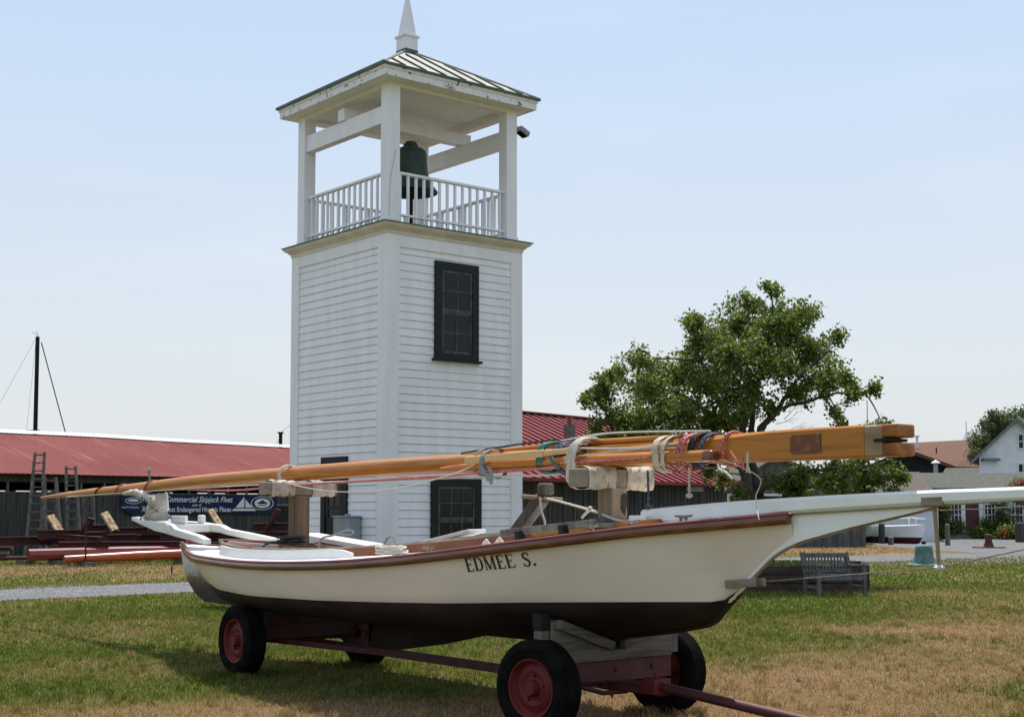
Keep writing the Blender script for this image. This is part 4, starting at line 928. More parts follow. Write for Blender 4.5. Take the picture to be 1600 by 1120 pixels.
run([bpx(1168, 706, .17), bpx(1168, 725, .17), bpx(1167, 738, .17)], .008, 'rope', 'pale rope tail hanging just right of the red lashing')
run([bpx(1140, 704, .17), bpx(1148, 716, .18), bpx(1154, 725, .18)], .009, 'rope_red', 'frayed red rope end hanging below the lashing')
run([bpx(1160, 716, .17), bpx(1161, 726, .17), bpx(1161, 734, .17)], .010, 'rope_red', 'short red rope end hanging straight below the mast heel')
for a, bb, lb in (((1024, 728), (1017, 752), 'slanting pale cord at the right end of the front crossbar'), ((1068, 727), (1060, 734), 'tiny cord end tucked beneath the boom')):
    run([bpx(*a, .13), bpx((a[0]+bb[0])/2, (a[1]+bb[1])/2, .14), bpx(*bb, .13)], .008, 'canvas', lb)
for px_, lb in ((232, 'dark red turn of cord round the mast over the cloth bundle'), (186, 'thin red cord round the tapered mast left of the cloth bundle'), (154, 'thin dark cord round the mast nearest its thin tip')):
    t_ = plane(px_, 762, BO, (BA.x, BA.y))[0]; z_ = float(np.interp(t_, [m[0] for m in MP], [m[1] for m in MP])); r_ = float(np.interp(t_, [m[0] for m in MP], [m[2] for m in MP]))
    wrap(t_, 'rope_red' if px_ > 160 else 'iron', 'lashing', lb, 1, .008, r_, r_, MS, z_, .12)
# rolled sails hanging below the mast over the boomkin
def lump(path, rads, seed, amp=.25, n=14):
    rnd = random.Random(seed); path = curve(path, 4); k = len(path); rr = np.interp(np.linspace(0, len(rads)-1, k), range(len(rads)), rads)
    b = MB().tube(path, list(rr), n); 
    for i, p in enumerate(b.v):
        c = path[min(i//n, k-1)]; d = (p-c); p += d*amp*noise.noise(p*14+V((seed, 0, 0)))*2
    return b
sb = lump([bpx(192, 772, .05), bpx(204, 769, .06), bpx(218, 771, .06), bpx(232, 777, .06), bpx(244, 778, .05)], [.01, .032, .045, .045, .04], 2, .3)
loose('sail_roll', sb, 'sail', 'cream cloth roll slung under the mast by a red cord', 'sail cloth', smooth=True, angle=180)
sb = lump([bpx(243, 775, .06), bpx(244, 786, .06), bpx(240, 800, .06), bpx(236, 810, .06)], [.06, .085, .085, .06], 5, .3)
loose('sail_bundle', sb, 'sail', 'wrinkled white sail bundle hanging down to the stern timbers', 'sail cloth', smooth=True, angle=180)
for i, (px0, py0, px1, py1) in enumerate(((222, 776, 220, 812), (228, 782, 246, 798), (236, 800, 250, 785), (240, 806, 256, 793), (226, 808, 234, 778))):
    run([bpx(px0, py0, .17), bpx((px0+px1)/2, (py0+py1)/2+2, .20), bpx(px1, py1, .17)], .008, 'rope_black' if i < 2 else 'rope', ['black cord down the left edge of the sail bundle', 'black cord crossing the top of the sail bundle', 'lower pale cord crossing the sail bundle', 'pale cord slanting over the right foot of the sail bundle', 'pale cord running up the middle of the sail bundle'][i])
sb = lump([bpx(226, 808, .08), bpx(245, 806, .08), bpx(262, 807, .08)], [.03, .05, .035], 8, .22)
loose('rope_roll', sb, 'sail', 'thick pale horizontal roll of cloth at the foot of the sail bundle', 'sail cloth', smooth=True, angle=180)
hb2 = MB().prism([bpx(246, 770, -.1), bpx(260, 770, -.1), bpx(262, 797, -.1), bpx(254, 800, -.1)], BN*-.02); loose('sail_flap', hb2, 'boat_white', 'flat white cloth flap in front of the navy banner', 'sail cloth')
cl = curve([bpx(246, 799, .1), bpx(254, 796, .1), bpx(261, 801, .1), bpx(258, 809, .1)]); loose('rope_loop', MB().tube(cl, .009, 6), 'rope', 'white rope loop beside the cloth roll on the stern timbers', 'rope', smooth=True)
loose('pennant_stick', MB().tube([bpx(233, 737, 0), bpx(234, 750, 0)], .012, 6).lathe([(0, 0), (.03, .01), (.02, .05), (0, .07)], bpx(233, 739, 0), n=8), 'strap_grey', 'small greenish block standing on top of the mast above the cloth', 'block')

# ------------------------------------------------------------------ wagon
WR = V((-2.05, 13.75, 0)); WF = V((.70, 10.38, 0)); DA_R = V((.787, .617, 0)).normalized(); DA_F = V((.675, .738, 0)).normalized(); TR = .34
wagon = empty('boat_wagon', (WR+WF)/2, 'low red four wheeled farm wagon under the cream boat', 'wagon')
def wheel(c, ax, mirror):      # ax = outward axis, c = contact centre
    ce = V((c.x, c.y, TR)); w = .10
    # origin handled through parent coordinates
    wh = bpy.data.objects.new('wheel', None); col.objects.link(wh); wh.parent = wagon; wh.location = ce-V(wagon.location); wh.empty_display_size = .1
    def bld(mb, name, mat, **k): mb.build(name, mat, wh, local=True, **k)
    O = V((0, 0, 0))
    pr = [(.205, -w*.80), (.222, -w*.97), (.226, -w*1.03), (.232, -w*.99), (.25, -w*1.02), (.268, -w*1.04), (.272, -w*1.09), (.278, -w*1.05), (.29, -w*1.05), (.322, -w*.90), (.336, -w*.70)]
    for i in range(5):           # tread ribs
        x0 = -w*.66+i*w*.28; pr += [(.340, x0), (.340, x0+w*.20), (.331, x0+w*.21), (.331, x0+w*.27)]
    pr += [(.336, w*.74), (.322, w*.90), (.29, w*1.05), (.278, w*1.05), (.272, w*1.09), (.268, w*1.04), (.25, w*1.02), (.232, w*.99), (.226, w*1.03), (.222, w*.97), (.205, w*.80)]
    bld(MB().lathe(pr, O, ax, 56), 'tire', 'tire', smooth=True, angle=35)
    rp_ = [(.204, w*.82), (.212, w*.86), (.208, w*.90), (.196, w*.86), (.186, w*.55), (.172, w*.40), (.150, w*.52), (.120, w*.60), (.09, w*.45), (.085, w*.45)]
    bld(MB().lathe(rp_+[(.06, w*.50), (.058, w*.85), (.045, w*1.05), (0, w*1.05)], O, ax, 40).lathe([(.204, -w*.85), (.19, -w*.8), (.18, w*.3), (.19, w*.5)], O, ax, 40).lathe([(.185, -w*.2), (.0, -w*.2)], O, ax, 40), 'rim', 'rim_red', smooth=True, angle=30)
    a = ax.cross(ZU).normalized(); nb = MB()
    for i in range(5):
        th = 2*math.pi*i/5+.3; nb.lathe([(.014, w*.42), (.014, w*.62), (0, w*.64)], (a*math.cos(th)+ZU*math.sin(th))*.092, ax, 6)
    bld(nb, 'wheel_nut', 'wagon_red')
wheel(WF-DA_F*.76, -DA_F, 0); wheel(WF+DA_F*.76, DA_F, 1); wheel(WR-DA_R*.70, -DA_R, 0); wheel(WR+DA_R*.70, DA_R, 1)
def wpt(c, z): return V((c.x, c.y, z))
FB = BA*0+WF; ax_f = MB().beam(wpt(WF-DA_F*.68, .34), wpt(WF+DA_F*.68, .34), .07, .07); ax_f.build('axle', 'wagon_red', wagon)
MB().beam(wpt(WR-DA_R*.62, .34), wpt(WR+DA_R*.62, .34), .07, .07).build('axle', 'wagon_red', wagon)
fc = bp(2.22, 0, 0); rc = bp(-2.18, 0, 0)
def at(c, s, z, t=0): return c+BN*s+BA*t+ZU*z
MB().cbox(at(fc, 0, .41), BA*.12, BN*1.24, ZU*.16).build('bolster', 'wagon_red', wagon, bevel=.006)
MB().cbox(at(rc, 0, .41), BA*.12, BN*1.10, ZU*.14).build('bolster', 'cradle_red', wagon, bevel=.006)
# front V cradle of grey timber
def vcradle(c, t0, th, halfw, ztip, zlow, zb, mat, name):
    pts = [(-halfw, zb), (halfw, zb), (halfw, ztip), (halfw-.12, ztip+.02), (.06, zlow), (-.06, zlow), (-halfw+.12, ztip+.02), (-halfw, ztip)]
    return MB().prism([at(c, s, z, t0) for s, z in pts], BA*th).build(name, mat, wagon, bevel=.008)
vcradle(fc, -.07, .16, .60, .79, .57, .492, 'cradle_wood', 'cradle_timber')
vcradle(rc, -.07, .14, .46, .62, .55, .482, 'cradle_red', 'cradle_timber')
MB().beam(at(fc, .57, .785, .13), at(fc, .05, .60, .13), .06, .07).build('cradle_arm', 'cradle_wood', wagon, bevel=.008)
MB().beam(at(fc, -.57, .785, .13), at(fc, -.05, .60, .13), .06, .07).build('cradle_arm', 'cradle_wood', wagon, bevel=.008)
MB().cbox(at(fc, .645, .66, .03), BA*.09, BN*.07, ZU*.40).build('stake', 'grey_wood', wagon, bevel=.006)
MB().cbox(at(fc, .645, .80, .03), BA*.10, BN*.085, ZU*.12).build('stake_cap', 'iron', wagon, bevel=.004)
MB().cbox(at(fc, -.645, .66, .03), BA*.09, BN*.07, ZU*.30).build('stake', 'grey_wood', wagon, bevel=.006)
MB().cbox(at(rc, .55, .62, .0), BA*.12, BN*.07, ZU*.26).build('stake', 'iron', wagon, bevel=.006)
for s in (.32, -.05, -.42): MB().lathe([(.018, 0), (.018, .014), (0, .016)], at(fc, s, .42, .06), BA, 6).build('bolt', 'rim_red', wagon)
# reach pole and hounds
MB().beam(at(rc, 0, .30), at(fc, 0, .31), .075, .065).build('reach_pole', 'wagon_red', wagon)
MB().beam(at(rc, .38, .33), at(rc, .0, .295, 1.35), .05, .05).build('hound_brace', 'wagon_red', wagon)
MB().beam(at(rc, -.38, .33), at(rc, .0, .295, 1.35), .05, .05).build('hound_brace', 'wagon_red', wagon)
DT_ = V((DA_F.y, -DA_F.x, 0)); tb = wpt(WF, 0)
MB().cbox(tb+DT_*.22+ZU*.30, DT_*.42, DA_F*.16, ZU*.07).build('steering_plate', 'wagon_red', wagon, bevel=.006)
MB().tube([tb+DT_*.05-DA_F*.45+ZU*.335, tb+DT_*.14-DA_F*.2+ZU*.26, tb+DT_*.2+ZU*.26], .018, 8).tube([tb-DA_F*.6+DT_*.1+ZU*.36, tb+DT_*.14+ZU*.35, tb+DA_F*.6+DT_*.1+ZU*.37], .011, 8).build('tie_rod', 'wagon_red', wagon, smooth=True)
MB().cbox(tb+DT_*.47+ZU*.32, DT_*.12, DA_F*.20, ZU*.10).tube([tb+DT_*.47+ZU*.27, tb+DT_*.47+ZU*.42], .012, 8).build('hitch', 'rim_red', wagon, bevel=.008)
tg = wagon
MB().tube([tb+DT_*.40+ZU*.33, tb+DT_*1.5+ZU*.215, tb+DT_*2.7+ZU*.09], [.036, .036, .032], 16).build('tongue', 'wagon_red', wagon, smooth=True, angle=60)
MB().tube([tb+DT_*.1-DA_F*.05+ZU*.30, tb+DT_*.1-DA_F*.05+ZU*.20], [.02, .005], 8).build('king_pin', 'iron', wagon)

# ------------------------------------------------------------------ boathouse on the left
U = V((.6, .8, 0)); W = V((.8, -.6, 0))          # along the wall (receding), toward the camera
HW0 = P(0, 780, 45.); HW0.z = 0
def hw(s, k, z): return HW0+U*s+W*k+ZU*z         # s along, k toward camera, z up
bh = empty('boathouse', hw(6, -3, 0), 'long low boathouse with faded red metal roof and dark board wall', 'boathouse')
rnd0 = random.Random(3)
S0, S1, RUN, EZ, RZ = -14, 30, 5.0, 2.86, 4.40
b = MB(); 
x = S0
while x < S1:       # upright boards
    w = .19; b.para(hw(x, -.04+random.uniform(0, .012), 0), U*(w-.012), W*.04, ZU*2.15); x += w
b.para(hw(S0, -.12, 0), U*(S1-S0), W*.06, ZU*2.15); b.para(hw(S0, -.1, 2.5), U*(S1-S0), W*.1, ZU*.33)
b.prism([hw(S0, 0, 0), hw(S0, -2*RUN, 0), hw(S0, -2*RUN, EZ), hw(S0, -RUN, RZ), hw(S0, 0, EZ)], U*.1)
b.prism([hw(S1, 0, 0), hw(S1, -2*RUN, 0), hw(S1, -2*RUN, EZ), hw(S1, -RUN, RZ), hw(S1, 0, EZ)], U*.1)
b.para(hw(S0, -2*RUN, 0), U*(S1-S0), W*.05, ZU*2.24)
b.para(hw(S0, -2*RUN, 2.36), U*(S1-S0), W*.05, ZU*.5)
for i in range(26): b.para(hw(S0+1.7*i+rnd0.uniform(0, .8), -2*RUN, 2.23), U*rnd0.uniform(.3, 1.5), W*.04, ZU*.14)
x = S0
while x < S1: b.para(hw(x, -2*RUN, 2.1), U*.1, W*.05, ZU*.8); x += 1.5
b.build('wall', 'barn_wood', bh)
b = MB(); x = S0; 
while x < S1: b.para(hw(x, -.07, 2.15), U*.07, W*.07, ZU*.35); x += .95
b.para(hw(S0, -.05, 2.14), U*(S1-S0), W*.075, ZU*.04); b.build('window_frame', 'grey_wood', bh)
b = MB(); rows = []; nseg = 44
def sag(s): return .035*math.sin(s*.3)+.012*math.sin(s*.9+1)
for (k0, z0, k1, z1) in ((.35, EZ-.10, -RUN, RZ), (-RUN, RZ, -2*RUN-.35, EZ-.10)):
    rows = [[hw(S0-.3+(S1-S0+.6)*i/nseg, k0, z0+sag(S0+(S1-S0)*i/nseg)*.6), hw(S0-.3+(S1-S0+.6)*i/nseg, k1, z1+sag(S0+(S1-S0)*i/nseg)*.6)] for i in range(nseg+1)]
    b.grid(rows, False)
    rows = [[p-ZU*.03 for p in r] for r in rows]; b.grid(rows, True)
# corrugation ribs running down the slope
x = S0
while x < S1:
    zz = sag(x)*.6; b.beam(hw(x, .36, EZ-.097+zz), hw(x, -RUN, RZ+.003+zz), .03, .012); x += .20
b.build('roof', 'red_roof', bh)
MB().grid([[hw(S0-.3+(S1-S0+.6)*i/nseg, -RUN+.16, RZ-.03+.04+sag(S0+(S1-S0)*i/nseg)*.6), hw(S0-.3+(S1-S0+.6)*i/nseg, -RUN+.05, RZ+.13+sag(S0+(S1-S0)*i/nseg)*.6), hw(S0-.3+(S1-S0+.6)*i/nseg, -RUN-.16, RZ+.04+sag(S0+(S1-S0)*i/nseg)*.6)] for i in range(nseg+1)]).build('ridge_cap', 'white_cap', bh)
def hpx(px, py, k=0):
    s, z = plane(px, py, HW0+W*k, (U.x, U.y)); return s, z
# open doorway
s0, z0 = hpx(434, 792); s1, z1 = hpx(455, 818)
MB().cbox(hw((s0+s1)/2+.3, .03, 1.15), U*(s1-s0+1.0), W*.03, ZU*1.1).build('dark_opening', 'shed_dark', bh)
MB().para(hw(s0-.25, .0, .6), U*.1, W*.08, ZU*1.2).para(hw(s0-.25, .0, 1.72), U*2.6, W*.075, ZU*.1).build('door_frame', 'grey_wood', bh)
# banner
sb0, zt = hpx(190, 768, .12); sb1, _ = hpx(432, 770, .12); zb = hpx(190, 804, .12)[1]
zt = 2.14; zb = 1.42
ban = empty('banner', hw((sb0+sb1)/2, .12, zb), 'long navy banner with white lettering and emblems on the boathouse wall', 'banner')
b = MB(); n = 30; rows = []
for i in range(n+1):
    s = sb0+(sb1-sb0)*i/n; wv = .02*math.sin(i*.9)
    e = max(0, 1-(s-sb0)/1.1); zb_ = zb-.10*max(0, 1-abs((s-sb0)/1.1-.6)/.6)+.25*e**3
    rows.append([hw(s, .12+wv, zb_), hw(s, .12+wv, zt)])
b.grid(rows); b.grid([[p-W*.006 for p in r] for r in rows], True); b.build('banner_cloth', 'banner_navy', ban)
def text_mesh(txt, size, shear=0, mat='white_print', parent=None, s=0, z=0, name='lettering', k=.146, width=None, align='LEFT', offs=0.0):
    c = bpy.data.curves.new('txt', 'FONT'); c.body = txt; c.size = size; c.shear = shear; c.align_x = align; c.offset = offs
    o = bpy.data.objects.new('txt', c); col.objects.link(o); bpy.context.view_layer.update()
    me = bpy.data.meshes.new_from_object(o.evaluated_get(bpy.context.evaluated_depsgraph_get())); col.objects.unlink(o); bpy.data.objects.remove(o); bpy.data.curves.remove(c)
    vs = [v.co.copy() for v in me.vertices]; fs = [list(p.vertices) for p in me.polygons]; x0 = min(v.x for v in vs); x1 = max(v.x for v in vs); sc = (width/(x1-x0)) if width else 1
    mb = MB(); mb.add([hw(s+(v.x-(x0 if width else 0))*sc, k, z+v.y) for v in vs], fs); bpy.data.meshes.remove(me)
    return mb.build(name, mat, parent)
sA = hpx(222, 780, .146)[0]; sB = hpx(364, 780, .146)[0]; sC = hpx(361, 795, .146)[0]
text_mesh("World's Commercial Skipjack Fleet", .30, .35, parent=ban, s=sA, z=1.86, width=sB-sA, offs=.003)
sm = hpx(300, 786, .146)[0]
text_mesh("one of", .17, .3, parent=ban, s=sm, z=1.70)
text_mesh("America's Most Endangered Historic Places", .26, 0, parent=ban, s=sA, z=1.50, width=sC-sA, offs=.004)
# emblems
e0 = hpx(381, 790, .146)[0]
tri = MB(); tri.add([hw(e0-.62, .146, 1.53), hw(e0+.66, .146, 1.53), hw(e0+.52, .146, 1.62), hw(e0-.5, .146, 1.62)], [[0, 1, 2, 3]])
tri.add([hw(e0-.42, .146, 1.66), hw(e0+.02, .146, 1.66), hw(e0+.02, .146, 2.08)], [[0, 1, 2]]); tri.add([hw(e0+.08, .146, 1.66), hw(e0+.46, .146, 1.66), hw(e0+.08, .146, 1.98)], [[0, 1, 2]]); tri.build('sail_emblem', 'white_print', ban)
e1 = hpx(410, 788, .146)[0]; el = MB()
def ell(mb, s, z, a, bb, k, a2=None, b2=None):
    n = 28
    if a2: mb.grid([[hw(s+a*math.cos(2*math.pi*i/n), k, z+bb*math.sin(2*math.pi*i/n)), hw(s+a2*math.cos(2*math.pi*i/n), k, z+b2*math.sin(2*math.pi*i/n))] for i in range(n+1)])
    else: mb.add([hw(s+a*math.cos(2*math.pi*i/n), k, z+bb*math.sin(2*math.pi*i/n)) for i in range(n)], [list(range(n))])
ell(el, e1, 1.83, .60, .27, .146, .56, .25); ell(el, e1, 1.83, .42, .19, .146)
el.build('round_emblem', 'white_print', ban)
el = MB(); el.add([hw(e1-.30, .15, 1.80), hw(e1+.30, .15, 1.80), hw(e1+.12, .15, 1.90), hw(e1-.12, .15, 1.90)], [[0, 1, 2, 3]]); el.para(hw(e1-.06, .149, 1.9), U*.12, W*.002, ZU*.05); el.para(hw(e1-.22, .149, 1.73), U*.44, W*.002, ZU*.03); el.build('emblem_building', 'banner_navy', ban)
e2 = hpx(205, 782, .146)[0]; el = MB(); ell(el, e2+.1, 1.90, .36, .12, .146, .33, .10); ell(el, e2+.1, 1.91, .24, .05, .146); el.build('oval_emblem', 'white_print', ban)
text_mesh('NATIONAL TRUST', .12, 0, parent=ban, s=e2-.4, z=1.62, width=1.25)

# ladders
def ladder(name, pb, pt, w0, w1, n, label, mat='grey_wood', back=None, yaw=U):
    o = empty(name, pb, label, 'ladder', 'ladders leaning by the boathouse'); pb, pt = V(pb), V(pt); side = V(yaw).normalized()
    for sg in (-1, 1): MB().beam(pb+side*sg*w0/2, pt+side*sg*w1/2, .05, .09, side).build('side_rail', mat, o)
    for i in range(n):
        k = (i+.7)/n; c = pb.lerp(pt, k); w = w0+(w1-w0)*k; MB().cbox(c, side*w, V((0, 0, .045)), side.cross(ZU)*.10).build('rung', mat, o)
    if back: 
        for sg in (-1, 1): MB().beam(V(back)+side*sg*w0/2, pt+side*sg*w1/2-ZU*.1, .04, .06, side).build('back_leg', mat, o)
    return o
def gp(px, Y, z=0): g = P(px, 800, Y); g.z = z; return g
XW = V((1, .1, 0))
ladder('ladder', gp(52, 43.6), gp(60, 44.9, 3.45), .46, .30, 13, 'tallest wooden ladder farthest left against the boathouse', yaw=XW)
ladder('step_ladder', gp(88, 43.3), gp(77, 44.3, 2.62), .52, .34, 8, 'wooden step ladder standing beside the tallest ladder', back=gp(76, 44.8), yaw=XW)
ladder('ladder', gp(118, 44.0), gp(109, 45.2, 3.0), .42, .30, 11, 'straight wooden ladder between the step ladder and the banner', yaw=XW)
ladder('ladder', gp(142, 45.3), gp(137, 45.6, 2.2), .34, .30, 7, 'thin pale ladder low on the wall left of the banner', yaw=XW)
# steel cradle
crad = empty('boat_cradle', gp(190, 41), 'dark red steel beam boat cradle lying before the boathouse', 'boat cradle')
def ibeam(mb, p, q, h=.32, w=.20):
    p, q = V(p), V(q); mb.beam(p+ZU*(h/2-.015), q+ZU*(h/2-.015), w, .03); mb.beam(p-ZU*(h/2-.015), q-ZU*(h/2-.015), w, .03); mb.beam(p, q, .03, h-.06)
b = MB()
for Y in (40.0, 42.6): ibeam(b, gp(84, Y, .30), gp(420, Y+6, .30), .36)
for px_, y_ in ((70, 41), (150, 42), (245, 43.4), (330, 45)): ibeam(b, gp(px_, y_, .66)+V((-1.0, -1.0, 0)), gp(px_, y_, .66)+V((1.2, 1.2, 0)), .26)
for (x0_, x1_, y_, z_) in ((60, 126, 40.2, .86), (134, 168, 40.4, .80), (142, 175, 42.5, .98), (166, 214, 41.6, .70), (222, 256, 43, .92), (252, 300, 42.2, .80), (92, 172, 39.8, .52), (170, 300, 41.0, .50), (276, 330, 43.5, .95), (395, 460, 45.5, 1.0), (300, 460, 45, .72)): ibeam(b, gp(x0_, y_, z_), gp(x1_, y_+.5, z_+.01), .26, .26)
ibeam(b, gp(66, 40.6, .80), gp(160, 40.2, .68), .22); ibeam(b, gp(150, 43, .90), gp(300, 44.4, .95), .2); b.build('steel_frame', 'cradle_red', crad)
M['worn_pad'] = noisy('worn_pad', (.25, .08, .05), (.42, .40, .22), (9, 9, 9), .8, p1=.40, p2=.6)
for px_, y_, z0, z1, tl, m_ in ((97, 40.6, .85, 1.42, -.36, 'worn_pad'), (180, 40.8, .98, 1.50, -.34, 'worn_pad'), (128, 41.8, .80, 1.32, .30, 'cradle_red'), (345, 44.2, 1.05, 1.58, -.36, 'worn_pad'), (415, 45.6, .8, 1.60, .42, 'cradle_red'), (235, 42.5, .9, 1.5, .25, 'cradle_red')):
    p = gp(px_, y_, z0); q = gp(px_, y_, z1)+V((tl, 0, 0)); o_ = MB().beam(p, q, .34, .06, (1, -.3, 0)).build('pad_board', m_, crad)
    MB().beam(p+V((0, .3, -.05)), q+V((0, .1, -.1)), .10, .10, (1, 0, 0)).build('pad_strut', 'cradle_red', crad)
# spars lying in front
def gspar(a, b_, r, mat, label, nm='painted_spar', hexa=False):
    o = empty(nm, ((V(a)+V(b_))/2)*1, label, 'spar', 'painted spars on the ground'); o.location.z = 0
    MB().tube([a, V(a).lerp(V(b_), .5), b_], r, 8 if hexa else 16).build('spar_body', mat, o, smooth=not hexa, angle=60)
    for k in (.15, .85):
        c = V(a).lerp(V(b_), k); MB().cbox((c.x, c.y, (c.z-r[0])/2), U*.3, W*.5, ZU*(c.z-r[0])).build('block', 'grey_wood', o)
M['spar_red'] = noisy('spar_red', (.16, .025, .022), (.24, .05, .04), (2, 2, 2), .35)
M['spar_orange'] = noisy('spar_orange', (.34, .07, .022), (.46, .11, .04), (2, 2, 2), .3)
gspar(gp(46, 39.0, .30), gp(330, 42.0, .36), [.17, .17, .13], 'spar_red', 'thick faceted dark red spar on the ground before the boathouse', hexa=True)
gspar(gp(102, 38.0, .22), gp(318, 40.2, .32), [.10, .14, .14], 'spar_orange', 'smooth orange spar lying in front of the dark red one')
gspar(gp(-60, 40.5, .15), gp(60, 39.6, .2), [.06, .06, .06], 'cradle_red', 'thin dark pole lying beyond the left end of the red spar')
# stand
st = gp(135, 38.2); o = empty('pipe_stand', st, 'thin rusty pipe stand with flat cross foot on the grass', 'stand')
MB().tube([st+ZU*.03, st+ZU*1.22], .025, 8).build('pipe', 'cradle_red', o, smooth=True)
MB().beam(st-V((.5, .1, -.03)), st+V((.5, .1, .03)), .05, .04).beam(st-V((.2, -.5, -.03)), st+V((.2, -.5, .03)), .05, .037).build('foot', 'grey_wood', o)
MB().cbox(st+ZU*1.23, (.16, 0, 0), (0, .1, 0), (0, 0, .03)).build('top_plate', 'cradle_red', o)
st = gp(270, 34.5); loose('stake', MB().cbox(st+ZU*.09, (.035, 0, 0), (0, .02, 0), (0, 0, .20)), 'iron', 'short dark stake in the lawn left of the boat stern', 'stake')
# lumber pile far left
o = empty('lumber_pile', gp(2, 42.5), 'low pile of dark planks at the left edge of the picture', 'lumber pile')
for i in range(7):
    MB().beam(gp(-60, 42.4+.2*(i % 3), .12+.13*(i//2)), gp(16+3*(i % 3), 42.6+.2*(i % 3), .12+.13*(i//2)), .2, .09).build('plank', 'grey_wood' if i % 2 else 'cradle_red', o)

# distant masts beyond the boathouse
mp_ = gp(52, 70); o = empty('distant_mast', mp_, 'tall dark boat mast with thin stays rising behind the boathouse roof', 'mast')
zt = P(52, 526, 70).z; MB().tube([mp_, mp_+ZU*zt], [.12, .10], 10).build('mast_pole', 'iron', o, smooth=True)
MB().beam(mp_+V((-.45, 0, P(52, 672, 70).z)), mp_+V((.25, 0, P(52, 672, 70).z)), .03, .03).build('spreader', 'iron', o)
MB().tube([mp_+V((.2, 0, zt-.3)), P(104, 682, 70)], .03, 5).build('stay', 'cradle_red', o)
MB().tube([mp_+V((-.1, 0, zt-.1)), P(0, 630, 70)], .008, 5).build('stay', 'grey_metal', o)
MB().tube([mp_+V((-.45, 0, P(52, 672, 70).z)), mp_+V((-.1, 0, zt-.4))], .008, 5).build('stay', 'grey_metal', o)
MB().tube([mp_+V((0, 0, zt)), mp_+V((-.05, 0, zt+.3))], .012, 5).tube([mp_+V((-.3, 0, zt+.25)), mp_+V((0, 0, zt+.1))], .01, 5).build('wind_vane', 'iron', o)
mp_ = gp(437, 75); o = empty('short_mast', mp_, 'short dark mast top beside the left edge of the tower', 'mast')
zt = P(437, 676, 75).z; MB().tube([mp_, mp_+ZU*zt], .10, 8).cbox(mp_+ZU*zt, (.30, 0, 0), (0, .2, 0), (0, 0, .08)).build('mast_pole', 'iron', o)
MB().tube([mp_+ZU*zt, P(470, 650, 75)], .012, 5).tube([mp_+ZU*(zt-.2), P(428, 700, 75)], .012, 5).build('stay', 'grey_metal', o)

# ------------------------------------------------------------------ barn with seamed red roof
B0 = P(816, 780, 34.); B0.z = 0
def bw(s, k, z): return B0+U*s+W*k+ZU*z
barn = empty('red_roof_barn', bw(3, -2, 0), 'dark weathered board barn with ribbed red metal roof and stone chimney', 'barn')
s_a, s_b, run_, ez, rz = -1.0, 10.3, 4.4, 2.52, 4.50; rr_ = 6.4
b = MB(); x = s_a
while x < s_b: b.para(bw(x, -.03+random.uniform(0, .02), 0), U*.20, W*.05, ZU*2.45); b.para(bw(x+.2, -.03, 0), U*.03, W*.02, ZU*2.45); x += .23
b.prism([bw(s_b, 0, 0), bw(s_b, -rr_, 0), bw(s_b, -rr_, ez+.9), bw(s_b, -run_, rz-.1), bw(s_b, 0, ez)], U*-.1)
b.prism([bw(s_a, 0, 0), bw(s_a, -rr_, 0), bw(s_a, -rr_, ez+.9), bw(s_a, -run_, rz-.1), bw(s_a, 0, ez)], U*.1)
b.para(bw(s_a, -rr_, 0), U*(s_b-s_a), W*.1, ZU*3.3); b.para(bw(s_a, -.1, 0), U*(s_b-s_a), W*.05, ZU*2.45); b.build('wall', 'barn_wood', barn)
b = MB()
for k0, z0, k1, z1 in ((.55, ez-.18, -run_, rz), (-run_, rz, -rr_-.1, ez+.95)):
    b.grid([[bw(s_a-.3, k0, z0), bw(s_a-.3, k1, z1)], [bw(s_b+.45, k0, z0), bw(s_b+.45, k1, z1)]]); b.grid([[bw(s_a-.3, k0, z0-.05), bw(s_a-.3, k1, z1-.05)], [bw(s_b+.45, k0, z0-.05), bw(s_b+.45, k1, z1-.05)]], True)
x = s_a; sm_ = MB()
while x <= s_b+.44: sm_.beam(bw(x, .56, ez-.165), bw(x, -run_, rz+.015), .045, .055); x += .41
b.beam(bw(s_b+.45, .55, ez-.20), bw(s_b+.45, -run_, rz-.02), .03, .12); b.beam(bw(s_a, .57, ez-.2), bw(s_b+.45, .57, ez-.2), .03, .09)
br_ = b.build('roof', 'red_seam_roof', barn); sm_.build('seams', 'seam_dark', br_)
MB().beam(bw(s_a-.3, -run_, rz+.03), bw(s_b+.45, -run_, rz+.03), .28, .05).build('ridge_cap', 'red_seam_roof', barn)
cs_, cz_ = plane(890, 690, B0-W*1.9, (U.x, U.y)); cpos = bw(cs_, -1.9, 0)
ch = MB().cbox(V((cpos.x, cpos.y, 3.27)), U*.24, W*.24, ZU*1.5).build('chimney', 'brick', barn)
MB().lathe([(.07, 4.0), (.065, 4.20), (.08, 4.20), (.08, 4.24), (0, 4.24)], V((cpos.x, cpos.y, 0)), n=12).build('flue_pipe', 'inner_brown', ch, smooth=True)
def bwin(px0, px1, py0, py1, nm='window'):
    s0, z1 = plane(px0, py0, B0, (U.x, U.y)); s1, z0 = plane(px1, py1, B0, (U.x, U.y))
    f = MB(); f.cbox(bw((s0+s1)/2, .035, (z0+z1)/2), U*(s1-s0), W*.04, ZU*(z1-z0)); w_ = f.build(nm, 'grey_wood', barn)
    MB().cbox(bw((s0+s1)/2, .06, (z0+z1)/2), U*(s1-s0-.12), W*.02, ZU*(z1-z0-.12)).build('pane', 'glass', w_)
bwin(895, 928, 790, 815); bwin(1004, 1018, 788, 800); bwin(1028, 1060, 790, 815)
text_s = plane(1086, 764, B0+W*.09, (U.x, U.y)); 
sg = MB().cbox(bw(text_s[0], .08, text_s[1]), U*1.0, W*.02, ZU*.14); loose('small_sign', sg, 'grey_metal', 'tiny pale board on the dark barn wall near its right end', 'sign')

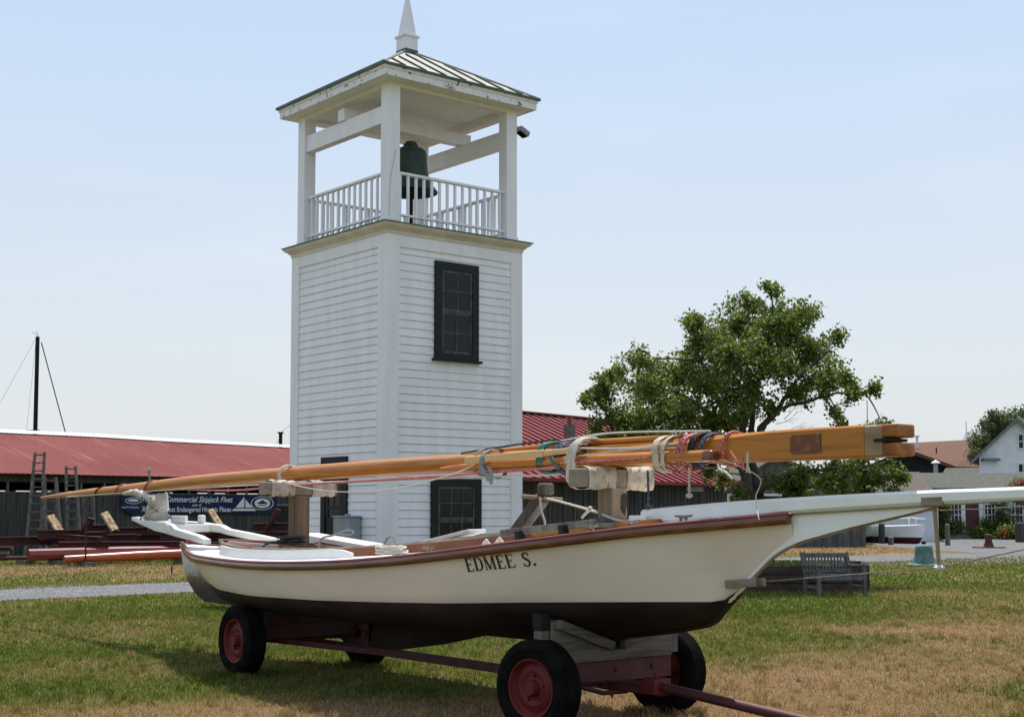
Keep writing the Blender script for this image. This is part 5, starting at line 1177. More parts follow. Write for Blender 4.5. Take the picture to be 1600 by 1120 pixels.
# ------------------------------------------------------------------ grey board building behind the tree
def gable_house(name, label, cat, pl, pr, Y, zeave, zpeak, depth, wmat, rmat, ov=.3, peak_px=None, vert=True, dirv=None, trim=None, back=None):
    """front gable wall facing the camera between px pl and pr"""
    A = gp(pl, Y); B = gp(pr, Y if dirv is None else Y+dirv); d = (B-A).normalized(); w = (B-A).length; bk = V((-d.y, d.x, 0)) if back is None else V(back)
    o = empty(name, (A+B)/2, label, cat); pk = .5*w if peak_px is None else (gp(peak_px, Y)-A).dot(d)
    b = MB(); b.prism([A, B, B+ZU*zeave, A+d*pk+ZU*zpeak, A+ZU*zeave], bk*depth)
    if vert:
        x = .15
        while x < w:
            top = zeave+(zpeak-zeave)*(x/pk if x < pk else (w-x)/(w-pk)); b.para(A+d*x-bk*.03, d*.05, bk*.03, ZU*(top-.02)); x += .40
    else:
        z = .2
        while z < zpeak-.15:
            f = 1 if z < zeave else (zpeak-z)/(zpeak-zeave); b.para(A+d*(pk*(1-f))-bk*.015+ZU*z, d*(w*f), bk*.014, ZU*.02); z += .2
    b.build('wall', wmat, o)
    r = MB(); sl = (zpeak-zeave)
    for e, zz, sgn in ((A, zeave, -1), (B, zeave, 1)):
        run = pk if sgn < 0 else w-pk; k = ov/run
        p0 = e+d*sgn*ov+ZU*(zz-sl*k); p1 = A+d*pk+ZU*zpeak
        nr = V((0, 0, .10)); r.prism([p0-bk*ov+ZU*.02, p1-bk*ov+ZU*.02, p1-bk*ov+ZU*.12, p0-bk*ov+ZU*.12], bk*(depth+2*ov))
    ro = r.build('roof', rmat, o)
    if trim:
        t = MB()
        for e, sgn in ((A, -1), (B, 1)):
            run = pk if sgn < 0 else w-pk; k = ov/run; p0 = e+d*sgn*ov+ZU*(zeave-sl*k-.10); p1 = A+d*pk+ZU*(zpeak-.10)
            t.prism([p0-bk*(ov+.03), p1-bk*(ov+.03), p1-bk*(ov+.03)+ZU*.2, p0-bk*(ov+.03)+ZU*.2], bk*.05)
        t.build('rake_board', trim, o)
    return o, A, d, bk
gb, A_, d_, bk_ = gable_house('grey_board_shed', 'grey weathered vertical board shed behind the leafy tree', 'shed', 1132, 1352, 58, P(0, 770, 58).z, P(0, 716, 58).z, 12, 'barn_grey', 'shingle_tan', peak_px=1212)
for px0, px1, py0, py1 in ((1136, 1150, 771, 790), (1190, 1222, 771, 790)):
    a = P(px0, py0, 57.95); b_ = P(px1, py1, 57.95); wf = MB().cbox(((a.x+b_.x)/2, 57.94, (a.z+b_.z)/2), (b_.x-a.x, 0, 0), (0, .06, 0), (0, 0, a.z-b_.z)).build('window', 'siding_far', gb)
    MB().cbox(((a.x+b_.x)/2, 57.90, (a.z+b_.z)/2), (b_.x-a.x-.2, 0, 0), (0, .03, 0), (0, 0, a.z-b_.z-.2)).build('pane', 'glass', wf)
# low wall / lean-to under it
b = MB(); a = gp(1240, 72); c = gp(1352, 73)
x = 0
d = (c-a).normalized(); L_ = (c-a).length
while x < L_: b.para(a+d*x+V((0, 0, 0)), d*.22, V((0, .06, 0)), ZU*P(0, 812, 72).z); x += .25
o = loose('board_fence', b, 'barn_grey', 'pale grey board fence standing left of the white workboat', 'fence')
# hip roofed tan building
def hip(name, label, pts_base, ridge, Yb, wall_mat, roof_mat_, zwall, cat='building'):
    """pts_base: four ground points in order; ridge: two points"""
    o = empty(name, (pts_base[0]+pts_base[1])/2, label, cat)
    q = [V((p.x, p.y, 0)) for p in pts_base]; b = MB(); b.add(q+[p+ZU*zwall for p in q], [[0, 1, 5, 4], [1, 2, 6, 5], [2, 3, 7, 6], [3, 0, 4, 7]]); b.build('wall', wall_mat, o)
    ctr = sum(q, V((0, 0, 0)))/4; e = [p+(p-ctr).normalized()*.5+ZU*(zwall-.03) for p in q]
    r = MB(); r.add(e+list(ridge), [[0, 1, 5, 4], [1, 2, 5], [2, 3, 4, 5], [3, 0, 4]]); r.add([p-ZU*.12 for p in e]+e, [[3, 2, 1, 0], [0, 1, 5, 4], [1, 2, 6, 5], [2, 3, 7, 6], [3, 0, 4, 7]]); r.build('roof', roof_mat_, o)
    return o
zr_ = P(0, 736, 74).z
tanb = hip('tan_roof_building', 'low building with tan shingled hip roof right of the tree', [gp(1290, 68), gp(1466, 68), gp(1455, 82), gp(1298, 82)], [V((gp(1340, 75).x, 75, P(0, 736, 75).z)), V((gp(1438, 75).x, 75, P(0, 737, 75).z))], 70, 'siding_far', 'shingle_tan', P(0, 783, 68).z)
# brown roofed hall
X = lambda px, py, Y: P(px, py, Y)
hall = empty('brown_roof_hall', gp(1450, 100), 'large dark hall with broad brown shingle roof in the background', 'hall')
pk = X(1414, 703, 96); el = X(1330, 738, 96); er = X(1487, 731, 96)
bk = V((.28, .96, 0))*26
pk2 = pk+bk; er2 = er+bk*1.0
MB().prism([V((el.x, 96, 0)), V((er.x, 96, 0)), er, pk, el], V((0, .4, 0))).build('wall', 'shed_dark', hall)
b = MB(); rb = V((9.0, 9.0, 0))
P1 = pk+V((-.2, -.5, .15)); P2 = er+V((.2, -.5, .08)); R1 = X(1396, 693, 112); R2 = X(1530, 686, 118); E2 = X(1620, 731, 112)
b.add([P1, P2, E2, R2, R1], [[0, 1, 2, 3, 4]]); b.add([P1-ZU*.25, P2-ZU*.25, E2-ZU*.25, P1, P2, E2], [[0, 1, 4, 3], [1, 2, 5, 4]])
LL2 = X(1300, 742, 96); b.add([P1, R1, X(1310, 735, 112), LL2], [[0, 1, 2, 3]])
hr = b.build('roof', 'shingle_brown', hall)
MB().para(V((er.x, 96.2, 0)), V((E2.x-er.x, 14, 0)), V((-.1, .3, 0)), ZU*(er.z-.1)).build('side_wall', 'shed_dark', hall)
v_ = X(1433, 692, 108); MB().tube([v_-ZU*.4, v_+ZU*.45], .09, 8).lathe([(.17, .45), (.17, .6), (0, .62)], v_, n=10).build('roof_vent', 'siding_far', hall)
v_ = X(1422, 697, 106); MB().cbox(v_, (.35, 0, 0), (0, .3, 0), (0, 0, .2)).build('roof_vent', 'siding_far', hall)
v_ = X(1463, 704, 104); MB().tube([v_-ZU*.2, v_+ZU*.25], .05, 6).build('roof_vent', 'iron', hall)
tag(MB().lathe([(.18, -.06), (.2, 0), (.14, .08), (0, .1)], X(1412, 710, 95.8), (0, -1, 0), 10).build('wall_lamp', 'white_cap', None), 'small white lamp high on the dark gable of the hall', 'lamp')
# grey hip roof
gh = hip('grey_roof_building', 'low building with grey shingle roof joining the white house', [gp(1455, 82), gp(1545, 82), gp(1560, 96), gp(1475, 96)], [V((gp(1479, 89).x, 89, P(0, 731, 89).z)), V((gp(1550, 89).x, 89, P(0, 730, 89).z))], 80, 'siding_far', 'shingle_grey', P(0, 775, 82).z)
v0 = P(1462, 757, 81); v1 = P(1462, 724, 81); o = empty('stove_pipe', V((v0.x, v0.y, v0.z)), 'tall grey metal stove pipe with white cap before the dark gable', 'stove pipe')
MB().tube([v0-ZU*1.5, v1], .13, 10).build('pipe', 'grey_metal', o, smooth=True); MB().lathe([(.27, 0), (.24, .06), (.0, .2)], v1+ZU*.02, n=12).build('cap', 'white_cap', o, smooth=True)
# white house
wh, A_, d_, bk_ = gable_house('white_house', 'two storey white clapboard house at the right edge', 'house', 1532, 1660, 84, P(0, 714, 84).z, P(0, 655, 84).z, 10, 'siding_far', 'shingle_grey', ov=.45, vert=False, trim='trim_green', back=(.55, .85, 0))
def wpane(parent, px0, px1, py0, py1, Y, cols=2, rows=2, name='window'):
    a = P(px0, py0, Y); b_ = P(px1, py1, Y); w = b_.x-a.x; h = a.z-b_.z; c = V(((a.x+b_.x)/2, Y, (a.z+b_.z)/2)); f = MB()
    for sx in (-1, 1): f.cbox(c+V((sx*(w/2-.04), -.04, 0)), (.08, 0, 0), (0, .06, 0), (0, 0, h))
    for sz in (-1, 1): f.cbox(c+V((0, -.04, sz*(h/2-.04))), (w-.16, 0, 0), (0, .06, 0), (0, 0, .08))
    for i in range(1, cols): f.cbox(c+V((-w/2+w*i/cols, -.035, 0)), (.05, 0, 0), (0, .04, 0), (0, 0, h-.16))
    for i in range(1, rows): f.cbox(c+V((0, -.034, -h/2+h*i/rows)), (w-.16, 0, 0), (0, .038, 0), (0, 0, .05))
    fo = f.build(name, 'siding_far', parent); MB().cbox(c+V((0, -.012, 0)), (w-.1, 0, 0), (0, .015, 0), (0, 0, h-.1)).build('pane', 'glass', fo); return fo
wpane(wh, 1589, 1608, 677, 702, 84); wpane(wh, 1589, 1608, 723, 752, 84)
MB().cbox(P(1548, 718, 83.75), (1.0, 0, 0), (0, .6, 0), (0, 0, .16)).build('eave_return', 'trim_green', wh)
# white shop front with red door
sf = empty('white_cottage', gp(1530, 74.5), 'low white cottage front with many paned windows and a dark red door', 'cottage')
Ys = 74.5; zt_ = P(0, 762, Ys).z
a = gp(1405, Ys); c = gp(1680, Ys)
b = MB(); b.para(a, c-a, V((0, 6, 0)), ZU*zt_); z = .2
while z < zt_: b.para(a+ZU*z+V((0, -.014, 0)), c-a, V((0, .014, 0)), ZU*.02); z += .2
b.build('wall', 'siding_far', sf)
MB().prism([V((a.x-.3, Ys-.5, zt_)), V((a.x-.3, Ys+6, zt_)), V((a.x-.3, Ys+3, zt_+.9))], V((c.x-a.x+.6, 0, 0))).build('roof', 'shingle_grey', sf)
for p0, p1 in ((1433, 1450), (1452, 1466), (1484, 1504), (1536, 1556), (1558, 1572), (1578, 1600), (1602, 1625)): wpane(sf, p0, p1, 786, 822, Ys, 3, 2)
a = P(1508, 782, Ys); b_ = P(1529, 829, Ys)
MB().cbox(((a.x+b_.x)/2, Ys-.06, (a.z+b_.z)/2), (b_.x-a.x, 0, 0), (0, .06, 0), (0, 0, a.z-b_.z)).build('door', 'door_red', sf)
for px_ in (1504.5, 1532.5):
    p = gp(px_, Ys-.05); MB().cbox(p+ZU*1.45, (.22, 0, 0), (0, .14, 0), (0, 0, 2.5)).build('pilaster', 'white_cap', sf)
stp = gp(1503, 73.6)
for i in range(3): MB().cbox(gp(1503, 74.2-.35*i)+ZU*(.36-.12*i)*.5, (1.9, 0, 0), (0, .35, 0), (0, 0, .38-.12*i)).build('step', 'brick', sf)

# ------------------------------------------------------------------ leaf makers
def leaf_mesh(name, mat, centers, size, parent=None, shape=1.0, local_off=V((0, 0, 0)), up=.35):
    C = np.array(centers); n = len(C)
    a = rng.normal(size=(n, 3)); a /= np.linalg.norm(a, axis=1, keepdims=True)
    nn = rng.normal(size=(n, 3)); nn[:, 2] += up*2; b = np.cross(a, nn); b /= np.linalg.norm(b, axis=1, keepdims=True)
    sz = size*rng.uniform(.6, 1.35, (n, 1)); a = a*sz*.5; b = b*sz*.38*shape; fold = np.cross(a, b); fold /= np.linalg.norm(fold, axis=1, keepdims=True); fold *= sz*.10
    v = np.stack([C-a, C-a*.1+b+fold, C+a, C-a*.1-b+fold], 1).reshape(-1, 3)-np.array(local_off)
    k = (np.arange(n)*4)[:, None]; loops = np.concatenate([k+np.array([0, 1, 2]), k+np.array([0, 2, 3])], 1).astype(np.int32).ravel()
    me = bpy.data.meshes.new(name); me.vertices.add(n*4); me.vertices.foreach_set('co', v.astype(np.float32).ravel()); me.loops.add(len(loops)); me.loops.foreach_set('vertex_index', loops)
    me.polygons.add(n*2); me.polygons.foreach_set('loop_start', np.arange(n*2, dtype=np.int32)*3); me.update(calc_edges=True)
    me.materials.append(M[mat]); o = bpy.data.objects.new(name, me); col.objects.link(o)
    if parent: o.parent = parent
    return o
# main tree in the planter
TY = 28.6
base = gp(1196, TY); base.z = .35
tree = empty('maple_tree', V((base.x, base.y, 0)), 'leafy green tree with spreading uneven crown growing behind the bench', 'tree')
clumps = [(920, 628, 14), (985, 690, 24), (925, 668, 16), (1075, 655, 30), (1025, 590, 28), (940, 600, 16), (1185, 540, 36), (1245, 520, 30), (935, 620, 26), (965, 650, 30), (958, 588, 22), (1003, 562, 24), (1010, 612, 36), (1000, 662, 32), (1050, 640, 40), (1060, 582, 38), (1080, 500, 20), (1095, 535, 36), (1110, 600, 42), (1110, 660, 34), (1150, 560, 45), (1150, 505, 32), (1165, 618, 40), (1170, 472, 20), (1208, 458, 18), (1210, 510, 42), (1222, 570, 42), (1262, 492, 28), (1270, 548, 36), (1302, 528, 16), (1290, 592, 32), (1325, 590, 20), (1338, 612, 18), (1362, 610, 10), (1250, 612, 24), (1308, 640, 13), (1306, 662, 9), (1195, 640, 18), (1150, 655, 24), (955, 695, 22), (1040, 690, 26), (1095, 700, 22), (1345, 668, 14), (1380, 663, 12),
          (1232, 758, 22), (1270, 778, 14), (1310, 745, 22), (1350, 735, 22), (1392, 745, 16), (1350, 755, 14), (1108, 735, 14), (1128, 740, 18), (1150, 772, 14), (1213, 752, 14), (1252, 742, 22), (1290, 760, 20), (1330, 735, 24), (1372, 748, 20), (1394, 768, 9), (1240, 775, 11), (1318, 772, 12), (1140, 715, 16), (1300, 720, 16), (1410, 742, 10), (1356, 770, 12)]
rnd = random.Random(21); leaves = []; limbs = MB(); twigs = MB()
fork = base+V((-.18, 0, 1.35)); 
def jit(p, a): return V((p.x+rnd.uniform(-a, a), p.y+rnd.uniform(-a, a), p.z+rnd.uniform(-a, a)*.7))
main = []   # major limb nodes
stems = [[base+V((.0, 0, -.4)), base+V((-.12, .0, .9)), P(1165, 745, TY), P(1160, 690, TY-.1), P(1170, 640, TY), P(1195, 560, TY), P(1205, 490, TY)],
         [base+V((.06, .1, -.4)), base+V((.05, .1, .6)), P(1180, 745, TY+.1), P(1165, 705, TY+.2), P(1120, 655, TY+.5), P(1060, 615, TY+.7), P(985, 600, TY+.8)],
         [P(1175, 700, TY), P(1190, 670, TY-.1), P(1215, 640, TY-.2), P(1240, 600, TY-.4), P(1290, 550, TY-.6)],
         [P(1190, 672, TY), P(1215, 640, TY+.3), P(1270, 625, TY+.4), P(1310, 615, TY+.5), P(1350, 612, TY+.5)],
         [P(1183, 770, TY), P(1220, 745, TY-.4), P(1270, 735, TY-.7), P(1330, 728, TY-.9), P(1385, 745, TY-1.0)],
         [P(1186, 790, TY), P(1235, 772, TY+.3), P(1280, 758, TY+.5), P(1330, 750, TY+.6)],
         [P(1168, 700, TY), P(1130, 640, TY-.5), P(1100, 580, TY-.9), P(1085, 520, TY-1)],
         [P(1172, 690, TY), P(1175, 600, TY+.5), P(1150, 540, TY+1), P(1150, 480, TY+1.1)],
         [P(1168, 735, TY), P(1120, 720, TY+.2), P(1040, 700, TY+.3), P(960, 690, TY+.2)],
         [P(1195, 560, TY), P(1225, 530, TY+.5), P(1255, 500, TY+.8)]]
wid = [(.15, .03), (.13, .025), (.09, .02), (.06, .015), (.07, .012), (.05, .012), (.07, .015), (.07, .015), (.05, .012), (.04, .012)]
nodes = []
for st_, (w0, w1) in zip(stems, wid):
    c = curve(st_, 5); c = [c[0]]+[jit(p, .03) for p in c[1:]]; r = [w0+(w1-w0)*(i/(len(c)-1))**.8 for i in range(len(c))]; limbs.tube(c, r, 9); nodes += c[6:]
for (cx, cy, cr) in clumps:
    rr = cr*TY/F; reps = 1 if cr < 20 else (2 if cr < 32 else 3)
    for k in range(reps):
        ctr = P(cx, cy, TY)
        hx = max(0, 1-((cx-1150)/230)**2); dy = rnd.uniform(-1, 1)*1.6*math.sqrt(hx)*(1 if reps > 1 else .5)+(k-(reps-1)/2)*.9*math.sqrt(hx)
        ctr = P(cx+rnd.uniform(-6, 6), cy+rnd.uniform(-5, 5), TY+dy)
        nd = min(nodes, key=lambda q_: (q_-ctr).length+.6*max(0, q_.z-ctr.z))
        mid = nd.lerp(ctr, .5)+V((0, 0, .05)); c = curve([nd, mid, ctr], 3); limbs.tube(c, [.022-.014*i/(len(c)-1) for i in range(len(c))], 6)
        for j in range(max(6, int(8+rr*rr*64))):
            v = V((rnd.gauss(0, 1), rnd.gauss(0, 1), rnd.gauss(0, .8))); v = v.normalized()*rr*(.25+1.05*rnd.random()**.8)
            tip = ctr+v; twigs.tube([ctr.lerp(tip, .1), ctr.lerp(tip, .6)+V((0, 0, .04)), tip], [.008, .006, .003], 4, False)
            for m_ in range(rnd.randint(24, 40)):
                q_ = ctr.lerp(tip, .45+.65*rnd.random()); sgm = .06
                leaves.append((q_.x+rnd.gauss(0, sgm), q_.y+rnd.gauss(0, sgm), q_.z+rnd.gauss(0, sgm)))
# bare dead twigs
def dead(p, d, r, n):
    q_ = p+d; twigs.tube([p, p.lerp(q_, .5)+V((rnd.uniform(-.03, .03), 0, rnd.uniform(-.03, .03))), q_], [r, r*.8, r*.6], 4, False)
    if n:
        for k in range(rnd.randint(2, 3)):
            dd = d*rnd.uniform(.5, .8); an = rnd.uniform(-.8, .8); dead(p.lerp(q_, rnd.uniform(.5, 1)), V((dd.x*math.cos(an)-dd.z*math.sin(an), dd.y+rnd.uniform(-.1, .1), dd.x*math.sin(an)+dd.z*math.cos(an))), r*.6, n-1)
for (x_, y_, dx_, dz_) in ((1212, 662, .32, .10), (1225, 655, .25, .28), (1208, 672, .45, -.02)): dead(P(x_, y_, TY), V((dx_, .05, dz_)), .007, 3)
limbs.build('trunk', 'bark', tree, smooth=True); twigs.build('twigs', 'bark', tree)
print('leaves', len(leaves))
leaf_mesh('crown', 'leaf', leaves, .074, tree, local_off=V(tree.location))
# planter box
pl_ = empty('tree_planter', gp(1265, 27.6), 'large low dark timber planter behind the grey bench', 'planter')
pc = gp(1262, 28.2); n = 16; ring_ = [pc+V((2.0*1.04*math.cos(2*math.pi*i/n+.2), 1.35*math.sin(2*math.pi*i/n+.2), 0)) for i in range(n)]
ring_ = [V((pc.x+1.28*math.cos(2*math.pi*(i+.5)/8), pc.y+1.28*math.sin(2*math.pi*(i+.5)/8), 0)) for i in range(8)]
PLX = [gp(1120, 27.9), gp(1135, 27.0), gp(1190, 26.65), gp(1256, 26.75), gp(1357, 26.95), gp(1350, 29.3), gp(1300, 30.0), gp(1180, 30.0), gp(1125, 29.2)]
b = MB(); k = len(PLX); cc_ = sum(PLX, V((0, 0, 0)))/k
for i in range(k):
    p, q_ = PLX[i], PLX[(i+1) % k]
    for j in range(3): b.add([p+ZU*(.17*j), q_+ZU*(.17*j), q_+ZU*(.17*j+.155), p+ZU*(.17*j+.155), p.lerp(cc_, .06)+ZU*(.17*j), q_.lerp(cc_, .06)+ZU*(.17*j), q_.lerp(cc_, .06)+ZU*(.17*j+.155), p.lerp(cc_, .06)+ZU*(.17*j+.155)], [[0, 1, 2, 3], [3, 2, 6, 7], [5, 4, 7, 6], [0, 4, 5, 1]])
b.build('planter_side', 'planter', pl_)
MB().add([p.lerp(cc_, .05)+ZU*.42 for p in PLX], [list(range(k))]).build('soil_bed', 'soil', pl_)
gl = []
for i in range(1600):
    q_ = PLX[rnd.randrange(k)].lerp(cc_, rnd.random()*.9+.08).lerp(PLX[rnd.randrange(k)].lerp(cc_, .2), rnd.random()*.5); gl.append((q_.x, q_.y, .44+rnd.random()*.06))
lo = leaf_mesh('ground_ivy', 'leaf', gl, .06); tag(lo, 'sparse low leaves on the soil in the tree planter', 'ground cover', kind='stuff')

# bench in front of the planter
BL = G(1249, 925); BR = G(1344, 923)
bd = (gp(1338, 26.0)-gp(1262, 25.55)).normalized(); bL = gp(1252, 25.95); bench = empty('garden_bench', bL+bd*.65, 'weathered grey slatted garden bench before the planter', 'bench')
bx = V((bd.x, bd.y, 0)); by = V((-bd.y, bd.x, 0))     # by points back
# left-front leg px ~1276, right-front leg px ~1348; left-back 1252, right-back 1325
o0 = gp(1278, 25.5)
bw_ = 1.02
def bb(x, y, z): return o0+bx*x+by*y+ZU*z
bx = (gp(1349, 25.75)-gp(1278, 25.35)); bw_ = bx.length; bx.normalize(); o0 = gp(1278, 25.35); by = (gp(1253, 25.85)-o0); bl_ = by.length; by.normalize()
bw_ = 1.25
bx = V((.98, .20, 0)).normalized(); by = V((-.30, .954, 0)).normalized(); bw_ = .90; bl_ = .50
for x in (0, bw_):
    MB().cbox(bb(x, 0, .27), bx*.06, by*.06, ZU*.54).build('leg', 'bench_wood', bench)
    MB().beam(bb(x, bl_, 0), bb(x, bl_+.0, .40), .06, .06, bx).beam(bb(x, bl_, .40), bb(x, bl_+.12, .78), .06, .06, bx).build('leg', 'bench_wood', bench)
    MB().beam(bb(x, -.06, .565), bb(x, bl_+.04, .54), .075, .045).build('armrest', 'bench_wood', bench, bevel=.012)
    MB().beam(bb(x, .03, .16), bb(x, bl_-.03, .16), .035, .05).beam(bb(x, .03, .34), bb(x, bl_-.03, .34), .035, .06).build('side_rail', 'bench_wood', bench)
b = MB(); b.beam(bb(0, -.005, .33), bb(bw_, -.005, .33), .03, .08)
for i in range(6): b.beam(bb(.02, .03+i*.085, .39-.004*i), bb(bw_-.02, .03+i*.085, .39-.004*i), .065, .022)
b.build('seat', 'bench_wood', bench)
b = MB(); b.beam(bb(0, bl_+.10, .73), bb(bw_, bl_+.10, .73), .035, .085); b.beam(bb(0, bl_+.02, .44), bb(bw_, bl_+.02, .44), .03, .05)
for i in range(13):
    x = .06+(bw_-.12)*i/12; b.beam(bb(x, bl_+.03, .45), bb(x, bl_+.10, .70), .030, .016, by)
b.build('backrest', 'bench_wood', bench)

# pale green bell standing on the path edge
bq = G(1444, 883); bl2 = empty('display_bell', bq, 'pale green bronze bell standing beside the gravel path', 'bell')
sc = bq.y/F
MB().lathe([(.50, 0), (.50, .03), (.36, .06)], bq, n=28, cap=False).lathe([(.36, .04), (.33, .12), (.27, .26), (.25, .42), (.245, .52), (.22, .57), (.12, .60), (0, .60)], bq, n=28).build('bell_body', 'bell_pale', bl2, smooth=True, angle=50)
MB().lathe([(.07, .6), (.06, .68), (0, .70)], bq, n=12).build('crown', 'iron', bl2, smooth=True)

# ------------------------------------------------------------------ boat, posts and planting in the background
wb = empty('workboat', gp(1400, 64), 'small white workboat with dark red bottom hauled out by the cottage', 'boat')
def W3(px, py, Y): return P(px, py, Y)
rows = []; rowb = []
for i in range(15):
    u = i/14; px_ = 1338+102*u; Y = 66.5-3.5*u; half = 1.0*(1-u**3.2)+.03
    zt_ = P(0, 822-4*u*u, 65).z; zw_ = P(0, 838, 65).z; zb_ = P(0, 850-5*u**4, 65).z
    c = gp(px_+4*u, Y); cb_ = gp(px_, Y)
    rows.append([cb_+V((0, -half*.85, zw_)), c+V((0, -half, (zt_+zw_)/2)), c+V((0, -half*1.05, zt_)), c+V((0, half*1.05, zt_)), cb_+V((0, half*.85, zw_))])
    rowb.append([cb_+V((0, -half*.85, zw_)), cb_+V((-.1*u, -half*.4, zb_)), cb_+V((-.1*u, 0, zb_-.05)), cb_+V((-.1*u, half*.4, zb_)), cb_+V((0, half*.85, zw_))])
b = MB(); b.grid(rows); b.add(rows[0], [list(range(5))]); b.build('hull', 'boat_white', wb, smooth=True, angle=40)
b = MB(); b.grid(rowb, True); b.add(rowb[0], [list(range(5))]); b.build('bottom', 'door_red', wb, smooth=True, angle=40)
zt_ = P(0, 822, 65).z
b = MB()
for px_ in (1345, 1362, 1420, 1430): q_ = gp(px_, 64.5); b.tube([q_+ZU*(zt_-.1), q_+ZU*(zt_+.45)], .035, 6)
b.tube([gp(1390, 64.2)+ZU*(zt_+.36), gp(1424, 63.6)+ZU*(zt_+.42), gp(1446, 63)+ZU*(zt_+.36)], .03, 6); b.build('hand_rail', 'boat_white', wb)
MB().cbox(gp(1352, 65.5)+ZU*(zt_+.25), (1.2, 0, 0), (0, 1.0, 0), (0, 0, .5)).build('cabin', 'siding_far', wb)
for px_ in (1365, 1413): MB().cbox(gp(px_, 65)+ZU*.15, (.3, 0, 0), (0, 1.2, 0), (0, 0, .34)).build('keel_block', 'iron', wb)
def post(px_, py0, py1, w, label, mat='grey_wood', nm='mooring_post'):
    g = G(px_, py1); zt = P(px_, py0, g.y).z; b = MB(); b.lathe([(w, 0), (w*.95, zt-.04), (w*.6, zt), (0, zt)], g, n=10); return tag(b.build(nm, mat, None, smooth=True), label, 'post', 'wooden posts by the gravel yard')
post(1378, 817, 849, .15, 'dark square topped post before the white workboat', 'barn_wood')
post(1392, 838, 851, .13, 'short stump beside the white workboat', 'grey_wood')
post(1481, 818, 852, .11, 'slim grey post left of the cottage steps')
post(1594, 816, 847, .22, 'thick dark post at the right edge of the picture', 'barn_wood')
g = G(1545, 856); o = empty('iron_bollard', g, 'dark red iron bollard on the gravel yard', 'bollard')
zt = P(0, 834, g.y).z
MB().lathe([(.22, .05), (.20, .12), (.145, .25), (.14, zt-.14), (.17, zt-.12), (.17, zt-.02), (0, zt)], g, n=20).build('bollard_body', 'wagon_red', o, smooth=True)
MB().cbox(g+ZU*.03, (1.1, 0, 0), (0, .8, 0), (0, 0, .06)).build('base_slab', 'inner_brown', o)
# shrubs and vines against the cottage
def shrub(name, px0, px1, py0, py1, Y, n, size, label, cat='shrub', mat='shrub', dep=.5, fl=None):
    L = []; a = P(px0, py1, Y); b_ = P(px1, py0, Y); r_ = random.Random(int(px0)*7+int(py0))
    cl = [(r_.uniform(a.x, b_.x), Y+r_.uniform(-dep, dep), r_.uniform(max(a.z, .05), b_.z)) for _ in range(max(5, n//60))]
    for i in range(n):
        c = cl[i % len(cl)]; L.append((c[0]+r_.gauss(0, .16), c[1]+r_.gauss(0, .16), max(.03, c[2]+r_.gauss(0, .14))))
    base_ = V(((a.x+b_.x)/2, Y, 0)); e = empty(name, base_, label, cat); leaf_mesh('foliage', mat, L, size, e, local_off=base_)
    st_ = MB()
    for c in cl[:12]: st_.tube([base_+V((r_.uniform(-.2, .2)+(c[0]-base_.x)*.6, 0, 0)), V(c)], .012, 4, False)
    st_.build('stems', 'bark', e)
    if fl:
        F_ = [(cl[i % len(cl)][0]+r_.gauss(0, .2), cl[i % len(cl)][1]-.2+r_.gauss(0, .1), max(.1, cl[i % len(cl)][2]+r_.gauss(.05, .12))) for i in range(fl[1])]; leaf_mesh('blossom', fl[0], F_, size*1.1, e, local_off=base_)
    return e
shrub('flower_bed', 1462, 1490, 828, 842, 73.8, 900, .14, 'bright green low plants left of the cottage steps')
shrub('flower_bed', 1522, 1560, 828, 843, 73.6, 1300, .14, 'bright green low plants right of the red door')
shrub('flower_bed', 1562, 1602, 826, 846, 72.5, 1500, .14, 'tall green bed with orange red blossoms near the right edge', fl=('flower_red', 140))
shrub('climbing_vine', 1462, 1482, 786, 832, 74.1, 1500, .13, 'dark vine climbing the cottage wall left of the door', 'vine', 'leaf', .12)
shrub('window_box', 1482, 1503, 818, 829, 74.0, 600, .13, 'dark leafy window box just left of the red door', 'window box', 'leaf', .15)
shrub('window_box', 1534, 1556, 816, 828, 74.0, 700, .13, 'dark leafy window box just right of the red door', 'window box', 'leaf', .15)
shrub('climbing_vine', 1556, 1578, 784, 832, 74.1, 1400, .13, 'dark vine climbing between the cottage windows right of the door', 'vine', 'leaf', .12)
shrub('corner_shrub', 1446, 1462, 822, 838, 73.9, 700, .13, 'dark bush at the left corner of the cottage', 'shrub', 'leaf', .3)
shrub('crape_myrtle', 1584, 1606, 750, 790, 72.5, 900, .14, 'small tree with pink red blossom at the right edge', 'tree', 'leaf', .3, fl=('flower_pink', 260))

def far_tree(name, label, Y, cl, trunk_px, seed, dens=1., size=.16):
    r_ = random.Random(seed); L = []; b0 = gp(trunk_px, Y); e = empty(name, b0, label, 'tree', 'background trees'); st_ = MB(); top = P(trunk_px, min(c[1] for c in cl)+15, Y)
    st_.tube([b0, b0.lerp(top, .5), top], [.28, .18, .05], 8)
    for cx, cy, cr in cl:
        rr = cr*Y/F
        for k in range(2):
            ctr = P(cx, cy, Y+r_.uniform(-2.2, 2.2)); st_.tube([b0.lerp(top, .35+.4*r_.random()), ctr], [.07, .02], 5, False)
            for j in range(int((7+rr*rr*7)*dens)):
                v = V((r_.gauss(0, 1), r_.gauss(0, 1), r_.gauss(0, .8))).normalized()*rr*r_.random()**.5; tip = ctr+v
                for m_ in range(26): L.append((tip.x+r_.gauss(0, .17), tip.y+r_.gauss(0, .17), tip.z+r_.gauss(0, .15)))
    st_.build('trunk', 'bark', e, smooth=True); leaf_mesh('crown', 'leaf_far', L, size, e, local_off=b0)
